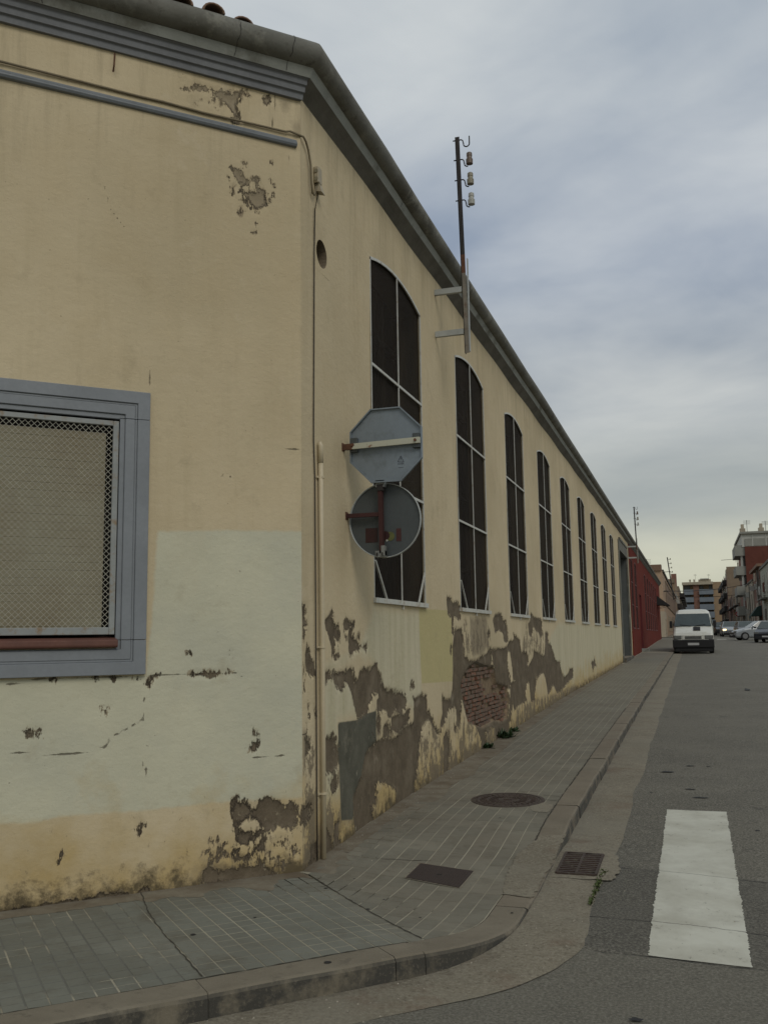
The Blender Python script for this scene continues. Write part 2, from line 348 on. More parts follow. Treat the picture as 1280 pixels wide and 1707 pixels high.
t.fin(c, .95, t.bump(t.noise(70, 4, .7), .5, .005))
t = NT('pavement_film')
X, Y, Z = t.xyz()
c = t.mix(t.mr(t.noise(4, 6, .7), .35, .65), (.115, .088, .055), (.20, .178, .13)); t.fin(c, .95, t.bump(t.noise(60, 5, .7), .5, .006))
t = NT('paint_white')
c = t.mix(t.mr(t.noise(2.5, 6, .65), .4, .72), (.52, .52, .44), (.38, .37, .30)); c = t.mix(t.mr(t.noise(16, 6, .8), .62, .66, 0, .8), c, (.18, .17, .14)); c = t.mix(t.mr(t.noise(1.5, 7, .75, t.map(None, (1, .5, 1))), .5, .7, 0, .5), c, (.33, .32, .26)); c = t.mix(t.mr(t.noise(5, 8, .85), .615, .65, 0, .75), c, (.12, .115, .10))
yy = t.m_('ADD', t.xyz()[1], t.m_('MULTIPLY', t.m_('SUBTRACT', t.noise(2.2, 6, .7), .5), .12))
ln = None
for y0 in (6.0, 7.12):
    l = t.mr(t.m_('ABSOLUTE', t.m_('SUBTRACT', yy, y0)), .009, .003); ln = l if ln is None else t.m_('MAXIMUM', ln, l)
c = t.mix(t.m_('MULTIPLY', ln, .75), c, (.09, .085, .07))
t.fin(c, .8, t.bump(t.noise(95, 3, .7), .5, .004))
simple('iron_cover', (.060, .040, .031), .65, .25, 14, metal=.35, bump=.5, dirt=(.10, .088, .062))
simple('iron_cover_red', (.034, .021, .016), .7, .2, 30, bump=.6)
simple('far_ground', (.11, .10, .08), .95, .2, .05)
simple('leaf', (.020, .045, .012), .6, .4, 30); simple('moss', (.055, .075, .020), .95, .4, 30)
simple('pebble', (.33, .30, .24), .9, .3, 30); simple('rubber', (.018, .018, .018), .8, .2, 10)

# ------------------------------------------------------------------ object helpers
ORG = {}
def tag(o, label=None, cat=None, group=None, kind=None):
    if label: o['label'] = label
    if cat: o['category'] = cat
    if group: o['group'] = group
    if kind: o['kind'] = kind
    return o
def thing(name, loc, label, cat, group=None, rz=0.):
    o = bpy.data.objects.new(name, None); COL.objects.link(o); o.empty_display_size = .2
    o.location = loc; o.rotation_euler = (0, 0, rz); ORG[o] = Vector(loc) if rz == 0 else Vector((0, 0, 0)); return tag(o, label, cat, group)
class MB:
    def __init__(s): s.v = []; s.f = []
    def add(s, vs, fs):
        b = len(s.v); s.v += [tuple(map(float, q)) for q in vs]; s.f += [tuple(b+i for i in q) for q in fs]; return s
    def hexa(s, p):       # 8 corners: bottom 4 ccw, top 4
        return s.add(p, [(3, 2, 1, 0), (4, 5, 6, 7), (0, 1, 5, 4), (1, 2, 6, 5), (2, 3, 7, 6), (3, 0, 4, 7)])
    def box(s, x0, x1, y0, y1, z0, z1):
        return s.hexa([(x0, y0, z0), (x1, y0, z0), (x1, y1, z0), (x0, y1, z0), (x0, y0, z1), (x1, y0, z1), (x1, y1, z1), (x0, y1, z1)])
    def bar(s, a, b, w, h, up=(0, 0, 1)):
        a, b = Vector(a), Vector(b); d = (b-a).normalized(); u = Vector(up); sd = d.cross(u).normalized(); u = sd.cross(d).normalized()
        q = []
        for p in (a, b):
            q += [p-sd*w/2-u*h/2, p+sd*w/2-u*h/2, p+sd*w/2+u*h/2, p-sd*w/2+u*h/2]
        return s.add(q, [(3, 2, 1, 0), (4, 5, 6, 7), (0, 1, 5, 4), (1, 2, 6, 5), (2, 3, 7, 6), (3, 0, 4, 7)])
    def prism(s, poly, fa, fb):      # poly 2D points, fa/fb map (u,v)->3D for the two caps
        n = len(poly); vs = [fa(*p) for p in poly]+[fb(*p) for p in poly]
        return s.add(vs, [tuple(range(n))[::-1], tuple(range(n, 2*n))]+[(i, (i+1) % n, n+(i+1) % n, n+i) for i in range(n)])
    def tube(s, pts, r, n=8, cap=True):
        pts = [Vector(p) for p in pts]; rings = []
        up = Vector((0, 0, 1))
        for i, p in enumerate(pts):
            d = (pts[min(i+1, len(pts)-1)]-pts[max(i-1, 0)]).normalized()
            sd = d.cross(up) if abs(d.z) < .95 else d.cross(Vector((0, 1, 0)))
            sd.normalize(); u = sd.cross(d)
            rr = r[i] if isinstance(r, (list, tuple)) else r
            rings.append([p+(sd*math.cos(a)+u*math.sin(a))*rr for a in (2*math.pi*k/n for k in range(n))])
        vs = [q for R_ in rings for q in R_]; fs = []
        for i in range(len(pts)-1):
            for k in range(n): fs.append((i*n+k, i*n+(k+1) % n, (i+1)*n+(k+1) % n, (i+1)*n+k))
        if cap: fs += [tuple(range(n))[::-1], tuple((len(pts)-1)*n+k for k in range(n))]
        return s.add(vs, fs)
    def cyl(s, c, ax, r, h, n=16):
        c = Vector(c); ax = Vector(ax).normalized(); return s.tube([c-ax*h/2, c+ax*h/2], r, n)
    def lathe(s, c, prof, n=14):     # prof (r,z) vertical axis
        vs = []; fs = []
        for r_, z in prof:
            for k in range(n):
                a = 2*math.pi*k/n; vs.append((c[0]+r_*math.cos(a), c[1]+r_*math.sin(a), c[2]+z))
        for i in range(len(prof)-1):
            for k in range(n): fs.append((i*n+k, i*n+(k+1) % n, (i+1)*n+(k+1) % n, (i+1)*n+k))
        fs += [tuple(range(n))[::-1], tuple((len(prof)-1)*n+k for k in range(n))]
        return s.add(vs, fs)
    def build(s, name, mat, parent=None, smooth=False, fix=True):
        org = ORG.get(parent, Vector((0, 0, 0))) if parent else Vector((0, 0, 0))
        me = bpy.data.meshes.new(name); me.from_pydata([(a-org.x, b-org.y, c-org.z) for a, b, c in s.v], [], s.f)
        if fix:
            bm = bmesh.new(); bm.from_mesh(me); bmesh.ops.recalc_face_normals(bm, faces=bm.faces); bm.to_mesh(me); bm.free()
        if smooth:
            for p in me.polygons: p.use_smooth = True
        me.materials.append(MATS[mat]); o = bpy.data.objects.new(name, me); COL.objects.link(o)
        if parent: o.parent = parent
        ORG[o] = org
        return o
def bevel(o, w=.005, seg=1):
    m = o.modifiers.new('bevel', 'BEVEL'); m.width = w; m.segments = seg; m.limit_method = 'ANGLE'; return o
def copy_tree(o, parent=None):
    c = o.copy(); COL.objects.link(c); c.parent = parent
    for ch in list(o.children): copy_tree(ch, c)
    return c
def grid_obj(name, V, nu, nv, mat, parent=None, mask=None, attrs=None, smooth=True, flip=False):
    """V (nu,nv,3) numpy"""
    idx = np.arange(nu*nv).reshape(nu, nv)
    F = np.stack([idx[:-1, :-1], idx[1:, :-1], idx[1:, 1:], idx[:-1, 1:]], -1)
    if flip: F = F[..., ::-1]
    F = F[mask] if mask is not None else F.reshape(-1, 4)
    org = ORG.get(parent, Vector((0, 0, 0))) if parent else Vector((0, 0, 0))
    P = V.reshape(-1, 3)-np.array(org)
    me = bpy.data.meshes.new(name); me.vertices.add(len(P)); me.vertices.foreach_set('co', P.astype(np.float32).ravel())
    me.loops.add(F.size); me.loops.foreach_set('vertex_index', F.astype(np.int32).ravel())
    me.polygons.add(len(F)); me.polygons.foreach_set('loop_start', np.arange(0, F.size, 4, dtype=np.int32))
    me.update(calc_edges=True); me.validate()
    for p, a in (attrs or {}).items():
        at = me.attributes.new(p, 'FLOAT', 'POINT'); at.data.foreach_set('value', a.astype(np.float32).ravel())
    me.polygons.foreach_set('use_smooth', np.full(len(F), smooth))
    me.materials.append(MATS[mat]); o = bpy.data.objects.new(name, me); COL.objects.link(o)
    if parent: o.parent = parent
    ORG[o] = org
    return o
def poly_val(P2, poly, reach=.1):
    """signed distance (inside +) of points to a polygon, shifted so the boundary is 0.1 and 'far outside' is 0"""
    poly = np.array(poly, float); out_ = np.zeros(len(P2))
    lo, hi = poly.min(0)-reach, poly.max(0)+reach
    sel = np.where(((P2 >= lo) & (P2 <= hi)).all(1))[0]
    if len(sel) == 0: return out_
    p = P2[sel]; dmin = np.full(len(p), 9.); ins = np.zeros(len(p), bool)
    for a, b in zip(poly, np.roll(poly, -1, 0)):
        ab = b-a; L = ab@ab+1e-12; t_ = np.clip(((p-a)@ab)/L, 0, 1); q = a+t_[:, None]*ab
        dmin = np.minimum(dmin, np.hypot(*(p-q).T))
        cnd = (a[1] > p[:, 1]) != (b[1] > p[:, 1])
        xi = a[0]+(p[:, 1]-a[1])/(b[1]-a[1]+1e-12)*(b[0]-a[0]); ins ^= cnd & (p[:, 0] < xi)
    out_[sel] = np.clip(np.where(ins, dmin, -dmin)+.1, 0, .3); return out_
def line_val(P2, pts, w, reach=.1):
    out_ = np.zeros(len(P2)); pts = np.array(pts, float)
    lo, hi = pts.min(0)-reach, pts.max(0)+reach
    sel = np.where(((P2 >= lo) & (P2 <= hi)).all(1))[0]
    if len(sel) == 0: return out_
    p = P2[sel]; dmin = np.full(len(p), 9.)
    for a, b in zip(pts[:-1], pts[1:]):
        ab = b-a; L = ab@ab+1e-12; t_ = np.clip(((p-a)@ab)/L, 0, 1); dmin = np.minimum(dmin, np.hypot(*(p-(a+t_[:, None]*ab)).T))
    out_[sel] = np.clip(w-dmin+.1, 0, .3); return out_

# ================================================================== BUILDING WITH ARCHED WINDOWS
bld = thing('factory_building', (CX, CY, -1.57), 'long low cream building with peeling plaster, grey cornice and a row of tall arched windows', 'building')
PITCH, WY0, WW = 3.27, 7.93, 1.70
ZS, ZSP, ZARC, ZKEEP = .34, 3.475, .125, 3.72
GATE = (38.3, 42.9, 3.35)
YEND = 44.4
wins = [(WY0+PITCH*k, WY0+PITCH*k+WW) for k in range(9)]
def arch(y, a, b): return ZSP+ZARC*(1-((y-(a+b)/2)/((b-a)/2))**2)
def lines(base, keys, tol):
    base = [b for b in base if all(abs(b-k) > tol for k in keys)]
    return np.array(sorted(base+list(keys)))
CROP = {'A': (500, 1000, 5.818), 'B': (500, 1220, 5.818), 'C': (690, 980, 5.333), 'D': (860, 1000, 6.4), 'E': (240, 1080, 4.493),
        'F': (0, 0, 2.), 'G': (0, 1050, 2.), 'N': (0, 0, 1.), 'Q': (0, 600, 2.)}
def cp(k, pts):
    x0, y0, s = CROP[k]; return [(x0+u/s, y0+v/s) for u, v in pts]
def st(pts): return [(lambda q: (q[1], q[2]))(on_street(*p)) for p in pts]
def ch(pts): return [on_chamfer(*p) for p in pts]

# ---- street wall
yl = lines(list(np.arange(CY, 18, .026))+list(np.arange(18, 24, .05))+list(np.arange(24, YEND+.01, .14)),
           [CY, YEND, 6.575, 6.895, GATE[0], GATE[1]]+[q for w in wins for q in w], .008)
zl = lines(list(np.arange(-1.8, .66, .026))+list(np.arange(.66, 4.25, .11)), [ZS, ZSP, ZKEEP, 2.87, 3.19, GATE[2], 4.25, -1.8], .008)
YY, ZZ = np.meshgrid(yl, zl, indexing='ij')
P2 = np.stack([YY.ravel(), ZZ.ravel()], -1)
peelS = [
 cp('A', [(250,185),(275,180),(300,150),(315,90),(325,100),(325,170),(345,230),(350,260),(375,225),(380,290),(385,400),(350,390),(340,420),(345,510),(375,550),(350,580),(325,560),(315,430),(285,340),(262,290)]),
 cp('A', [(430,215),(460,195),(480,215),(530,225),(530,260),(510,235),(500,270),(515,350),(550,400),(575,330),(575,410),(590,440),(585,500),(545,480),(515,540),(475,520),(485,400),(470,380),(490,280),(470,250),(445,300),(455,380),(440,380)]),
 cp('A', [(600,430),(650,440),(645,500),(625,470),(610,460)]),
 cp('A', [(75,460),(110,500),(105,570),(150,650),(155,735),(115,740),(70,700),(60,540)]),
 cp('A', [(232,715),(290,690),(360,710),(440,690),(520,670),(525,740),(555,790),(575,760),(590,680),(650,680),(745,615),(765,700),(800,850),(840,870),(930,885),(1000,895),(1030,950),(1030,1050),(980,1105),(930,1070),(910,1090),(870,1145),(845,1085),(810,1080),(750,1060),(750,980),(770,950),(765,915),(735,890),(710,920),(665,1080),(630,1140),(570,1165),(540,1030),(520,930),(460,790),(420,850),(380,880),(350,840),(340,770),(300,745),(260,790),(232,780)]),
 cp('B', [(745,100),(800,60),(900,65),(990,5)])+cp('A', [(1030,1210),(1130,1195),(1130,1080),(1095,930),(1120,975),(1150,975),(1190,915),(1235,945),(1240,1060),(1275,1150),(1200,1200)])+cp('B', [(1175,50),(1150,180),(1140,330),(1115,480),(1105,700),(900,860),(760,980),(560,1200),(540,900),(525,640),(610,420),(640,230),(690,150)]),
 cp('A', [(790,1090),(770,1180),(780,1250),(760,1300),(745,1200),(760,1110)]),
 cp('A', [(850,1190),(880,1260),(890,1330),(810,1330),(815,1220)]),
 cp('A', [(905,1130),(1010,1110),(1060,1050),(1060,1180),(990,1270),(930,1290),(890,1250),(890,1180)]),
 cp('B', [(232,110),(280,45),(330,50),(375,110),(405,240),(380,330),(330,385),(232,400)]),
 cp('B', [(235,900),(270,950),(320,1130),(260,1240),(235,1240)]), cp('B', [(340,880),(390,860),(385,1000),(420,1100),(360,1200),(330,1130)]),
 cp('B', [(300,500),(350,430),(365,470),(340,560),(305,560)]),
 cp('B', [(30,740),(110,680),(130,760),(60,880),(28,900)]), cp('B', [(50,60),(90,80),(100,200),(60,230),(65,130)]), cp('B', [(110,1130),(155,1080),(155,1290),(60,1330),(110,1260)]),
 cp('A', [(30,30),(58,60),(60,260),(40,420),(38,230)]), cp('A', [(80,990),(95,1080),(100,1150),(75,1250),(88,1120)]), cp('A', [(40,640),(60,740),(66,880),(52,890),(38,760)]),
 cp('A', [(140,1060),(158,1100),(158,1180),(150,1120)]), cp('A', [(1080,780),(1110,810),(1105,850),(1075,850)]),
 cp('C', [(290,85),(330,95),(350,140),(375,125),(415,165),(410,260),(395,280),(350,240),(345,300),(350,400),(335,400),(335,260),(300,240)]),
 cp('C', [(365,360),(420,365),(440,480),(445,600),(490,650),(560,640),(650,585),(685,530),(695,680),(740,720),(760,850),(840,850),(850,1000),(840,1290),(790,1400),(740,1380),(720,1240),(700,1230),(640,1290),(610,1400),(580,1300),(545,1220),(480,1190),(450,1080),(430,1000),(415,1090),(420,1190),(390,1260),(380,1080),(360,1040),(300,1120),(250,1250),(235,1300),(240,1200),(260,1120),(255,950),(280,990),(330,990),(345,900),(350,720),(345,520)]),
 cp('C', [(70,945),(115,975),(130,1090),(215,1270),(235,1300),(200,1290),(130,1150),(70,1250),(40,1400),(0,1500),(0,1000)]),
 cp('C', [(705,290),(725,230),(770,235),(800,290),(815,290),(835,390),(835,480),(800,480),(790,400),(750,370),(720,390)]),
 cp('C', [(690,545),(740,540),(810,540),(850,480),(890,470),(880,400),(910,440),(945,520),(950,570),(1000,580),(1020,650),(1010,710),(1000,690),(930,790),(925,820),(880,820),(870,700),(850,560),(830,560),(835,700),(860,830),(850,900),(760,850),(740,750),(710,680)]),
 cp('C', [(860,850),(930,810),(1000,740),(1060,620),(1120,570),(1120,760),(1085,790),(1080,980),(1050,1020),(1040,900),(1020,820),(990,930),(1000,1000),(940,1020),(890,1090),(875,1000),(860,1180),(845,1200)]),
 cp('C', [(1035,230),(1060,260),(1120,280),(1120,380),(1060,350),(1045,430),(1025,400),(1030,310)]),
 cp('C', [(270,1330),(310,1250),(320,1400),(310,1640),(270,1660)]), cp('C', [(270,1640),(300,1630),(300,1690),(265,1690)]), cp('C', [(600,1330),(640,1290),(645,1480),(600,1500)]),
 cp('C', [(360,1220),(390,1280),(365,1270)]), cp('C', [(660,395),(675,390),(675,440),(660,430)]), cp('C', [(325,500),(335,520),(330,590),(322,560)]),
 cp('D', [(155,140),(200,200),(245,195),(275,240),(280,330),(265,420),(240,350),(210,330),(165,210)]),
 cp('D', [(310,345),(340,350),(350,470),(370,470),(400,560),(430,660),(470,660),(480,760),(520,830),(560,780),(570,740),(610,730),(610,830),(550,880),(490,960),(440,1000),(400,900),(340,1000),(310,830),(290,770),(220,830),(200,1060),(160,1080),(140,860),(90,1000),(80,1100),(0,1140),(0,790),(60,700),(130,720),(180,640),(190,540),(300,600),(310,470)]),
 cp('D', [(0,380),(45,440),(55,560),(100,570),(135,680),(120,720),(60,700),(0,790)]),
 cp('D', [(130,260),(150,240),(165,380),(140,380)]),
 cp('D', [(795,640),(805,670),(815,650),(825,670),(835,600),(845,680),(860,710),(830,700),(820,770)]),
]
def vmax(polys, conv, P):
    v = np.zeros(len(P))
    for p in polys: v = np.maximum(v, poly_val(P, conv(p)))
    return v
peel = vmax(peelS, st, P2)
holes = [cp('B', [(755,495),(830,505),(910,530),(945,620),(930,700),(780,880),(725,900),(700,740),(745,680)]), cp('B', [(400,890),(520,850),(520,920),(470,1080),(410,1130),(385,1000)]),
         cp('C', [(820,1290),(850,1280),(800,1400),(780,1380)])]
hv = vmax(holes, st, P2); peel = np.where(hv > 0, np.minimum(peel, .2-hv), peel); peel = np.clip(peel, 0, .3)
brickP = cp('C', [(480,720),(550,670),(620,690),(720,710),(745,850),(840,880),(850,1000),(840,1160),(790,1190),(720,1180),(620,1245),(560,1230),(490,1190),(450,1000),(425,900),(430,820)])
brk = poly_val(P2, st(brickP))
peel = np.maximum(peel, brk)
greyP = cp('A', [(372,1190),(560,1165),(640,1105),(740,1075),(740,1290),(745,1396)])+cp('B', [(745,100),(690,150),(640,230),(610,420),(525,640),(520,850),(400,860),(385,350)])
grey = poly_val(P2, st(greyP)); peel = np.where(grey > .1, np.minimum(peel, .2-grey), peel)
greyD = poly_val(P2, st(cp('C', [(420,300),(520,265),(650,270),(650,540),(600,610),(500,600),(500,400),(440,480),(420,400)])))*.0
green = poly_val(P2, st(cp('C', [(48,185),(320,200),(340,400),(345,830),(70,850),(50,400)])))
pale2 = np.maximum.reduce([poly_val(P2, st(cp('N', [(930,1038),(1036,1046),(1038,1100),(940,1150),(905,1100),(918,1060)]))), poly_val(P2, st(cp('N', [(622,1013),(703,1020),(702,1170),(690,1185),(640,1150),(625,1105),(600,1090),(560,1115),(545,1118),(545,1210),(562,1210),(565,1195),(590,1195),(540,1110),(600,1080)]))),
                          poly_val(P2, st(cp('N', [(540,1125),(590,1140),(600,1190),(564,1200),(564,1330),(540,1340)])))])
worn = vmax([cp('C', [(60,1250),(130,1150),(230,1300),(300,1130),(360,1040),(480,1200),(560,1240),(720,1240),(850,1270),(720,1450),(540,1550),(300,1750),(20,1800)]), cp('D', [(150,1080),(440,1000),(640,900),(640,1000),(200,1330),(0,1450),(0,1140)]),
             cp('A', [(740,1080),(1040,1100),(1040,1200),(900,1330),(745,1330)]), cp('C', [(430,280),(650,270),(690,520),(500,650),(430,560)]), cp('D', [(120,230),(300,350),(300,580),(180,540),(120,640),(60,560),(100,300)]),
             cp('B', [(30,0),(150,0),(150,1250),(30,1300)]), cp('B', [(240,420),(390,350),(395,900),(240,1250)])], st, P2)
stain = np.maximum.reduce([poly_val(P2, st(cp('C', [(500,270),(650,270),(650,520),(600,600),(520,590),(500,420)])))*1.3, poly_val(P2, st(cp('B', [(400,600),(520,560),(520,860),(400,860)])))*1.2,
                          poly_val(P2, st(cp('B', [(150,900),(235,880),(240,1300),(120,1300)])))])
crk = np.zeros(len(P2))
for k, pts, w in (('A', [(0,280),(75,290)], .004), ('A', [(0,1308),(60,1300)], .004), ('C', [(850,840),(855,1000),(845,1180)], .010), ('C', [(685,530),(692,640),(720,690),(735,740)], .012), ('A', [(700,1290),(740,1370),(748,1396)], .010),
                  ('B', [(525,660),(522,800),(540,930)], .012), ('B', [(690,620),(700,780),(725,860)], .010), ('B', [(1170,40),(1150,180),(1112,470),(1105,610)], .010), ('C', [(485,715),(560,665),(640,700),(672,705)], .014), ('D', [(480,960),(478,1050)], .012), ('D', [(330,900),(330,1150)], .010), ('C', [(318,1150),(318,1450)], .010)):
    crk = np.maximum(crk, line_val(P2, st(cp(k, pts)), w))
hg = np.clip(P2[:, 1]-zp(CX, P2[:, 0])+1, .91, 9)
depth = .014*np.clip((peel-.085)/.03, 0, 1)+.05*np.clip((brk-.1)/.02, 0, 1)+.004*np.sin(P2[:, 0]*2.1+P2[:, 1]*1.7)
Zm = ZZ.copy(); nu, nv = YY.shape
mask = np.ones((nu-1, nv-1), bool)
yc = (yl[:-1]+yl[1:])/2; zc = (zl[:-1]+zl[1:])/2
for a, b in wins:
    i = np.where((yl >= a-1e-6) & (yl <= b+1e-6))[0]; ar = arch(yl[i], a, b)
    j = np.where((zl >= ZSP-1e-6) & (zl <= ZKEEP+1e-6))[0]
    Zm[np.ix_(i, j)] = ar[:, None]+(zl[j][None, :]-ZSP)/(ZKEEP-ZSP)*(ZKEEP-ar[:, None])
    mask[np.ix_((yc > a) & (yc < b), (zc > ZS) & (zc < ZSP))] = False
mask[np.ix_((yc > GATE[0]) & (yc < GATE[1]), zc < GATE[2])] = False
mask[np.ix_((yc > 6.575) & (yc < 6.895), (zc > 2.87) & (zc < 3.19))] = False
V = np.stack([(CX-depth).reshape(nu, nv), YY, Zm], -1)
V[0, :, 0] = CX
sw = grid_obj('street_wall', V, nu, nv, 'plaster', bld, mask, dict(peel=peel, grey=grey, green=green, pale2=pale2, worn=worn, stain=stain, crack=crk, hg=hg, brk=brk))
# round vent hole: patch ring and sleeve
m = MB(); n = 24; cy, cz, r = 6.735, 3.03, .113
ring = [(cy+r*math.cos(2*math.pi*k/n), cz+r*math.sin(2*math.pi*k/n)) for k in range(n)]
def sq(a):
    c_, s_ = math.cos(a), math.sin(a); q = .16/max(abs(c_), abs(s_)); return (cy+c_*q, cz+s_*q)
outr = [sq(2*math.pi*k/n+1e-9) for k in range(n)]
vs = [(CX, *p) for p in ring]+[(CX, *p) for p in outr]
m.add(vs, [(k, (k+1) % n, n+(k+1) % n, n+k) for k in range(n)]
)
vh = m.build('vent_hole', 'plaster', sw, fix=False)
m = MB(); m.add([(CX, *p) for p in ring]+[(CX-.2, *p) for p in ring], [(k, (k+1) % n, n+(k+1) % n, n+k) for k in range(n)]); m.build('shaded_vent_sleeve', 'mortar', bld, fix=False)  # sleeve darkened by colour to imitate the shade inside the hole
m = MB(); m.add([(CX-.19, *p) for p in ring], [tuple(range(n))]); m.build('vent_back', 'void_dark', bld, fix=False)
# bricks laid bare where the plaster has fallen
bp = np.array(st(brickP)); bb = []
y0b, y1b, z0b, z1b = bp[:, 0].min(), bp[:, 0].max(), bp[:, 1].min(), bp[:, 1].max()
cm = bpy.data.meshes.new('brick'); bm = bmesh.new(); bmesh.ops.create_cube(bm, size=1)
bmesh.ops.bevel(bm, geom=list(bm.edges), offset=.06, segments=1, affect='EDGES')
for v in bm.verts: v.co += Vector((random.uniform(-.05, .05), random.uniform(-.02, .02), random.uniform(-.05, .05)))
bm.to_mesh(cm); bm.free(); cm.materials.append(MATS['brick_red'])
row = 0; z = z0b
while z < z1b:
    y = y0b-.13*(row % 2)
    while y < y1b:
        L = .27 if row % 3 else .135
        c_ = np.array([[y+L/2, z+.025]])
        if poly_val(c_, bp)[0] > .12:
            u = (y-y0b)/(y1b-y0b); w_ = (z-z0b)/(z1b-z0b)
            pr = .95 if (u < .42 or w_ < .3) else .55
            if random.random() < pr:
                o = bpy.data.objects.new('brick', cm); COL.objects.link(o); o.parent = sw
                o.location = Vector((CX-.060+random.uniform(-.010, .008), y+L/2, z+.025))-ORG[sw]
                o.scale = (.06, (L-.014)*random.uniform(.85, 1), .042*random.uniform(.85, 1.05)); o.rotation_euler = (random.uniform(-.03, .03), random.uniform(-.12, .12), random.uniform(-.05, .05))
        y += L
    z += .054; row += 1

# ---- chamfer wall
SX0 = -7.0
WIN = (-2.83, -1.30, .0, 1.486)       # opening of the barred window (s0,s1,z0,z1)
sl = lines(list(np.arange(SX0, -2.6, .12))+list(np.arange(-2.6, 0.001, .022)), [0., SX0, WIN[0], WIN[1]], .008)
zl2 = lines(list(np.arange(-1.8, 4.25, .026)), [WIN[2], WIN[3], 4.25], .008)
SS, ZC = np.meshgrid(sl, zl2, indexing='ij'); Q2 = np.stack([SS.ravel(), ZC.ravel()], -1)
peelC = [
 cp('E', [(640,1150),(705,1105),(690,1170),(740,1160),(760,1130),(790,1180),(830,1200),(860,1190),(840,1150),(880,1130),(940,1120),(1000,1150),(1040,1190),(1030,1220),(1080,1210),(1100,1165),(1145,1230),(1130,1320),(1090,1370),(1010,1330),(950,1385),(900,1350),(850,1280),(790,1255),(740,1290),(700,1330),(730,1380),(800,1390),(785,1480),(720,1470),(690,1430),(675,1330),(670,1200)]),
 cp('E', [(1160,1210),(1200,1200),(1258,1190),(1240,1300),(1200,1350),(1185,1280)]), cp('E', [(800,770),(820,720),(850,690),(855,740),(830,780)]), cp('E', [(825,625),(850,650),(840,660)]),
 cp('E', [(340,200),(440,182),(600,178),(640,165),(665,180),(640,195),(560,190),(490,228),(440,205),(350,208)]), cp('E', [(20,270),(50,210),(110,195),(115,210),(60,230),(30,290)]),
 cp('E', [(700,1670),(860,1655),(870,1600),(930,1640),(1000,1690),(900,1740),(640,1760)]),
 cp('E', [(860,1370),(885,1390),(870,1400)]), cp('E', [(880,1420),(910,1430),(905,1500),(880,1540)]), cp('E', [(815,1405),(850,1405),(845,1425)]), cp('E', [(545,1530),(560,1560),(555,1610)]),
 cp('E', [(320,40),(340,30),(330,50)]), cp('E', [(640,30),(660,60),(650,80)]),
 cp('F', [(610,295),(660,283),(730,300),(790,320),(790,360),(805,390),(805,415),(775,415),(780,380),(750,340),(700,305),(640,300)]),
 cp('F', [(770,560),(800,570),(830,610),(825,625),(800,610),(785,585)]), cp('F', [(800,630),(850,650),(880,630),(890,680),(855,710),(850,690),(830,670)]), cp('F', [(880,328),(900,322),(908,338),(885,342)]),
 cp('G', [(190,780),(205,740),(212,745),(196,782)]), cp('G', [(462,660),(478,645),(468,685)]), cp('G', [(724,740),(730,740),(728,772)]), cp('G', [(125,330),(138,335),(132,358),(124,350)]), cp('G', [(92,340),(104,336),(100,350)]),
 cp('G', [(150,158),(185,158),(180,168)]), cp('G', [(310,155),(322,155),(318,170)]), cp('G', [(370,155),(410,158),(380,166)]), cp('G', [(440,165),(475,155),(468,170)]), cp('G', [(342,260),(362,255),(350,280)]),
 cp('G', [(0,945),(120,925),(190,910),(290,900),(340,885),(380,878),(430,880),(420,895),(0,965)]), cp('G', [(470,875),(490,855),(500,870),(490,885)]), cp('G', [(680,800),(700,790),(740,805),(860,790),(900,800),(700,850),(670,845)])]
peel = vmax(peelC, ch, Q2)
# scattered flakes near the upper right patch and the foot of the wall
r2 = random.Random(3)
for cx_, cy_, rx, ry, nn, sz in ((835, 640, 65, 70, 60, 4), (740, 330, 70, 30, 22, 3), (905, 700, 0, 0, 0, 1)):
    for _ in range(nn):
        u, v = r2.gauss(cx_, rx/1.7), r2.gauss(cy_, ry/1.7); s_ = r2.uniform(.5, 1.)*sz
        peel = np.maximum(peel, poly_val(Q2, ch(cp('F', [(u-s_, v), (u, v-s_*1.4), (u+s_, v), (u+s_*.3, v+s_*1.6)]))))
for _ in range(70):
    u, v = r2.uniform(430, 1160), r2.uniform(1430, 1640); s_ = r2.uniform(3, 11)
    peel = np.maximum(peel, poly_val(Q2, ch(cp('E', [(u-s_, v), (u, v-s_*1.4), (u+s_, v), (u+s_*.3, v+s_*1.6)]))))
pale = poly_val(Q2, ch(cp('N', [(508, 886), (380, 884), (262, 886), (256, 1000), (247, 1095), (243, 1126), (-500, 1150), (-500, 1420), (0, 1374), (65, 1371), (100, 1361), (240, 1351), (380, 1336), (508, 1329)])))
crk = np.zeros(len(Q2))
for k, pts, w in (('G', [(20,185),(150,160),(330,155),(480,160),(530,150),(640,145),(770,140),(810,155)], .004), ('G', [(0,405),(130,415),(240,415),(350,395),(370,360),(410,338)], .004), ('G', [(410,338),(445,318),(480,300)], .003), ('G', [(480,300),(476,250),(488,215),(490,180),(530,150)], .0015),
                  ('G', [(473,440),(490,470),(492,490)], .005), ('G', [(840,425),(910,427),(935,420),(950,415)], .004), ('G', [(930,847),(990,848)], .003), ('F', [(915,275),(917,350),(905,440)], .0035), ('F', [(935,480),(965,520),(967,560)], .002),
                  ('Q', [(498,30),(500,60),(498,90)], .003), ('F', [(350,620),(370,700),(420,760)], .0008), ('G', [(1000,560),(1005,740)], .004), ('Q', [(740,390),(760,372),(772,395)], .003), ('Q', [(940,300),(1000,297)], .004)):
    crk = np.maximum(crk, line_val(Q2, ch(cp(k, pts)), w))
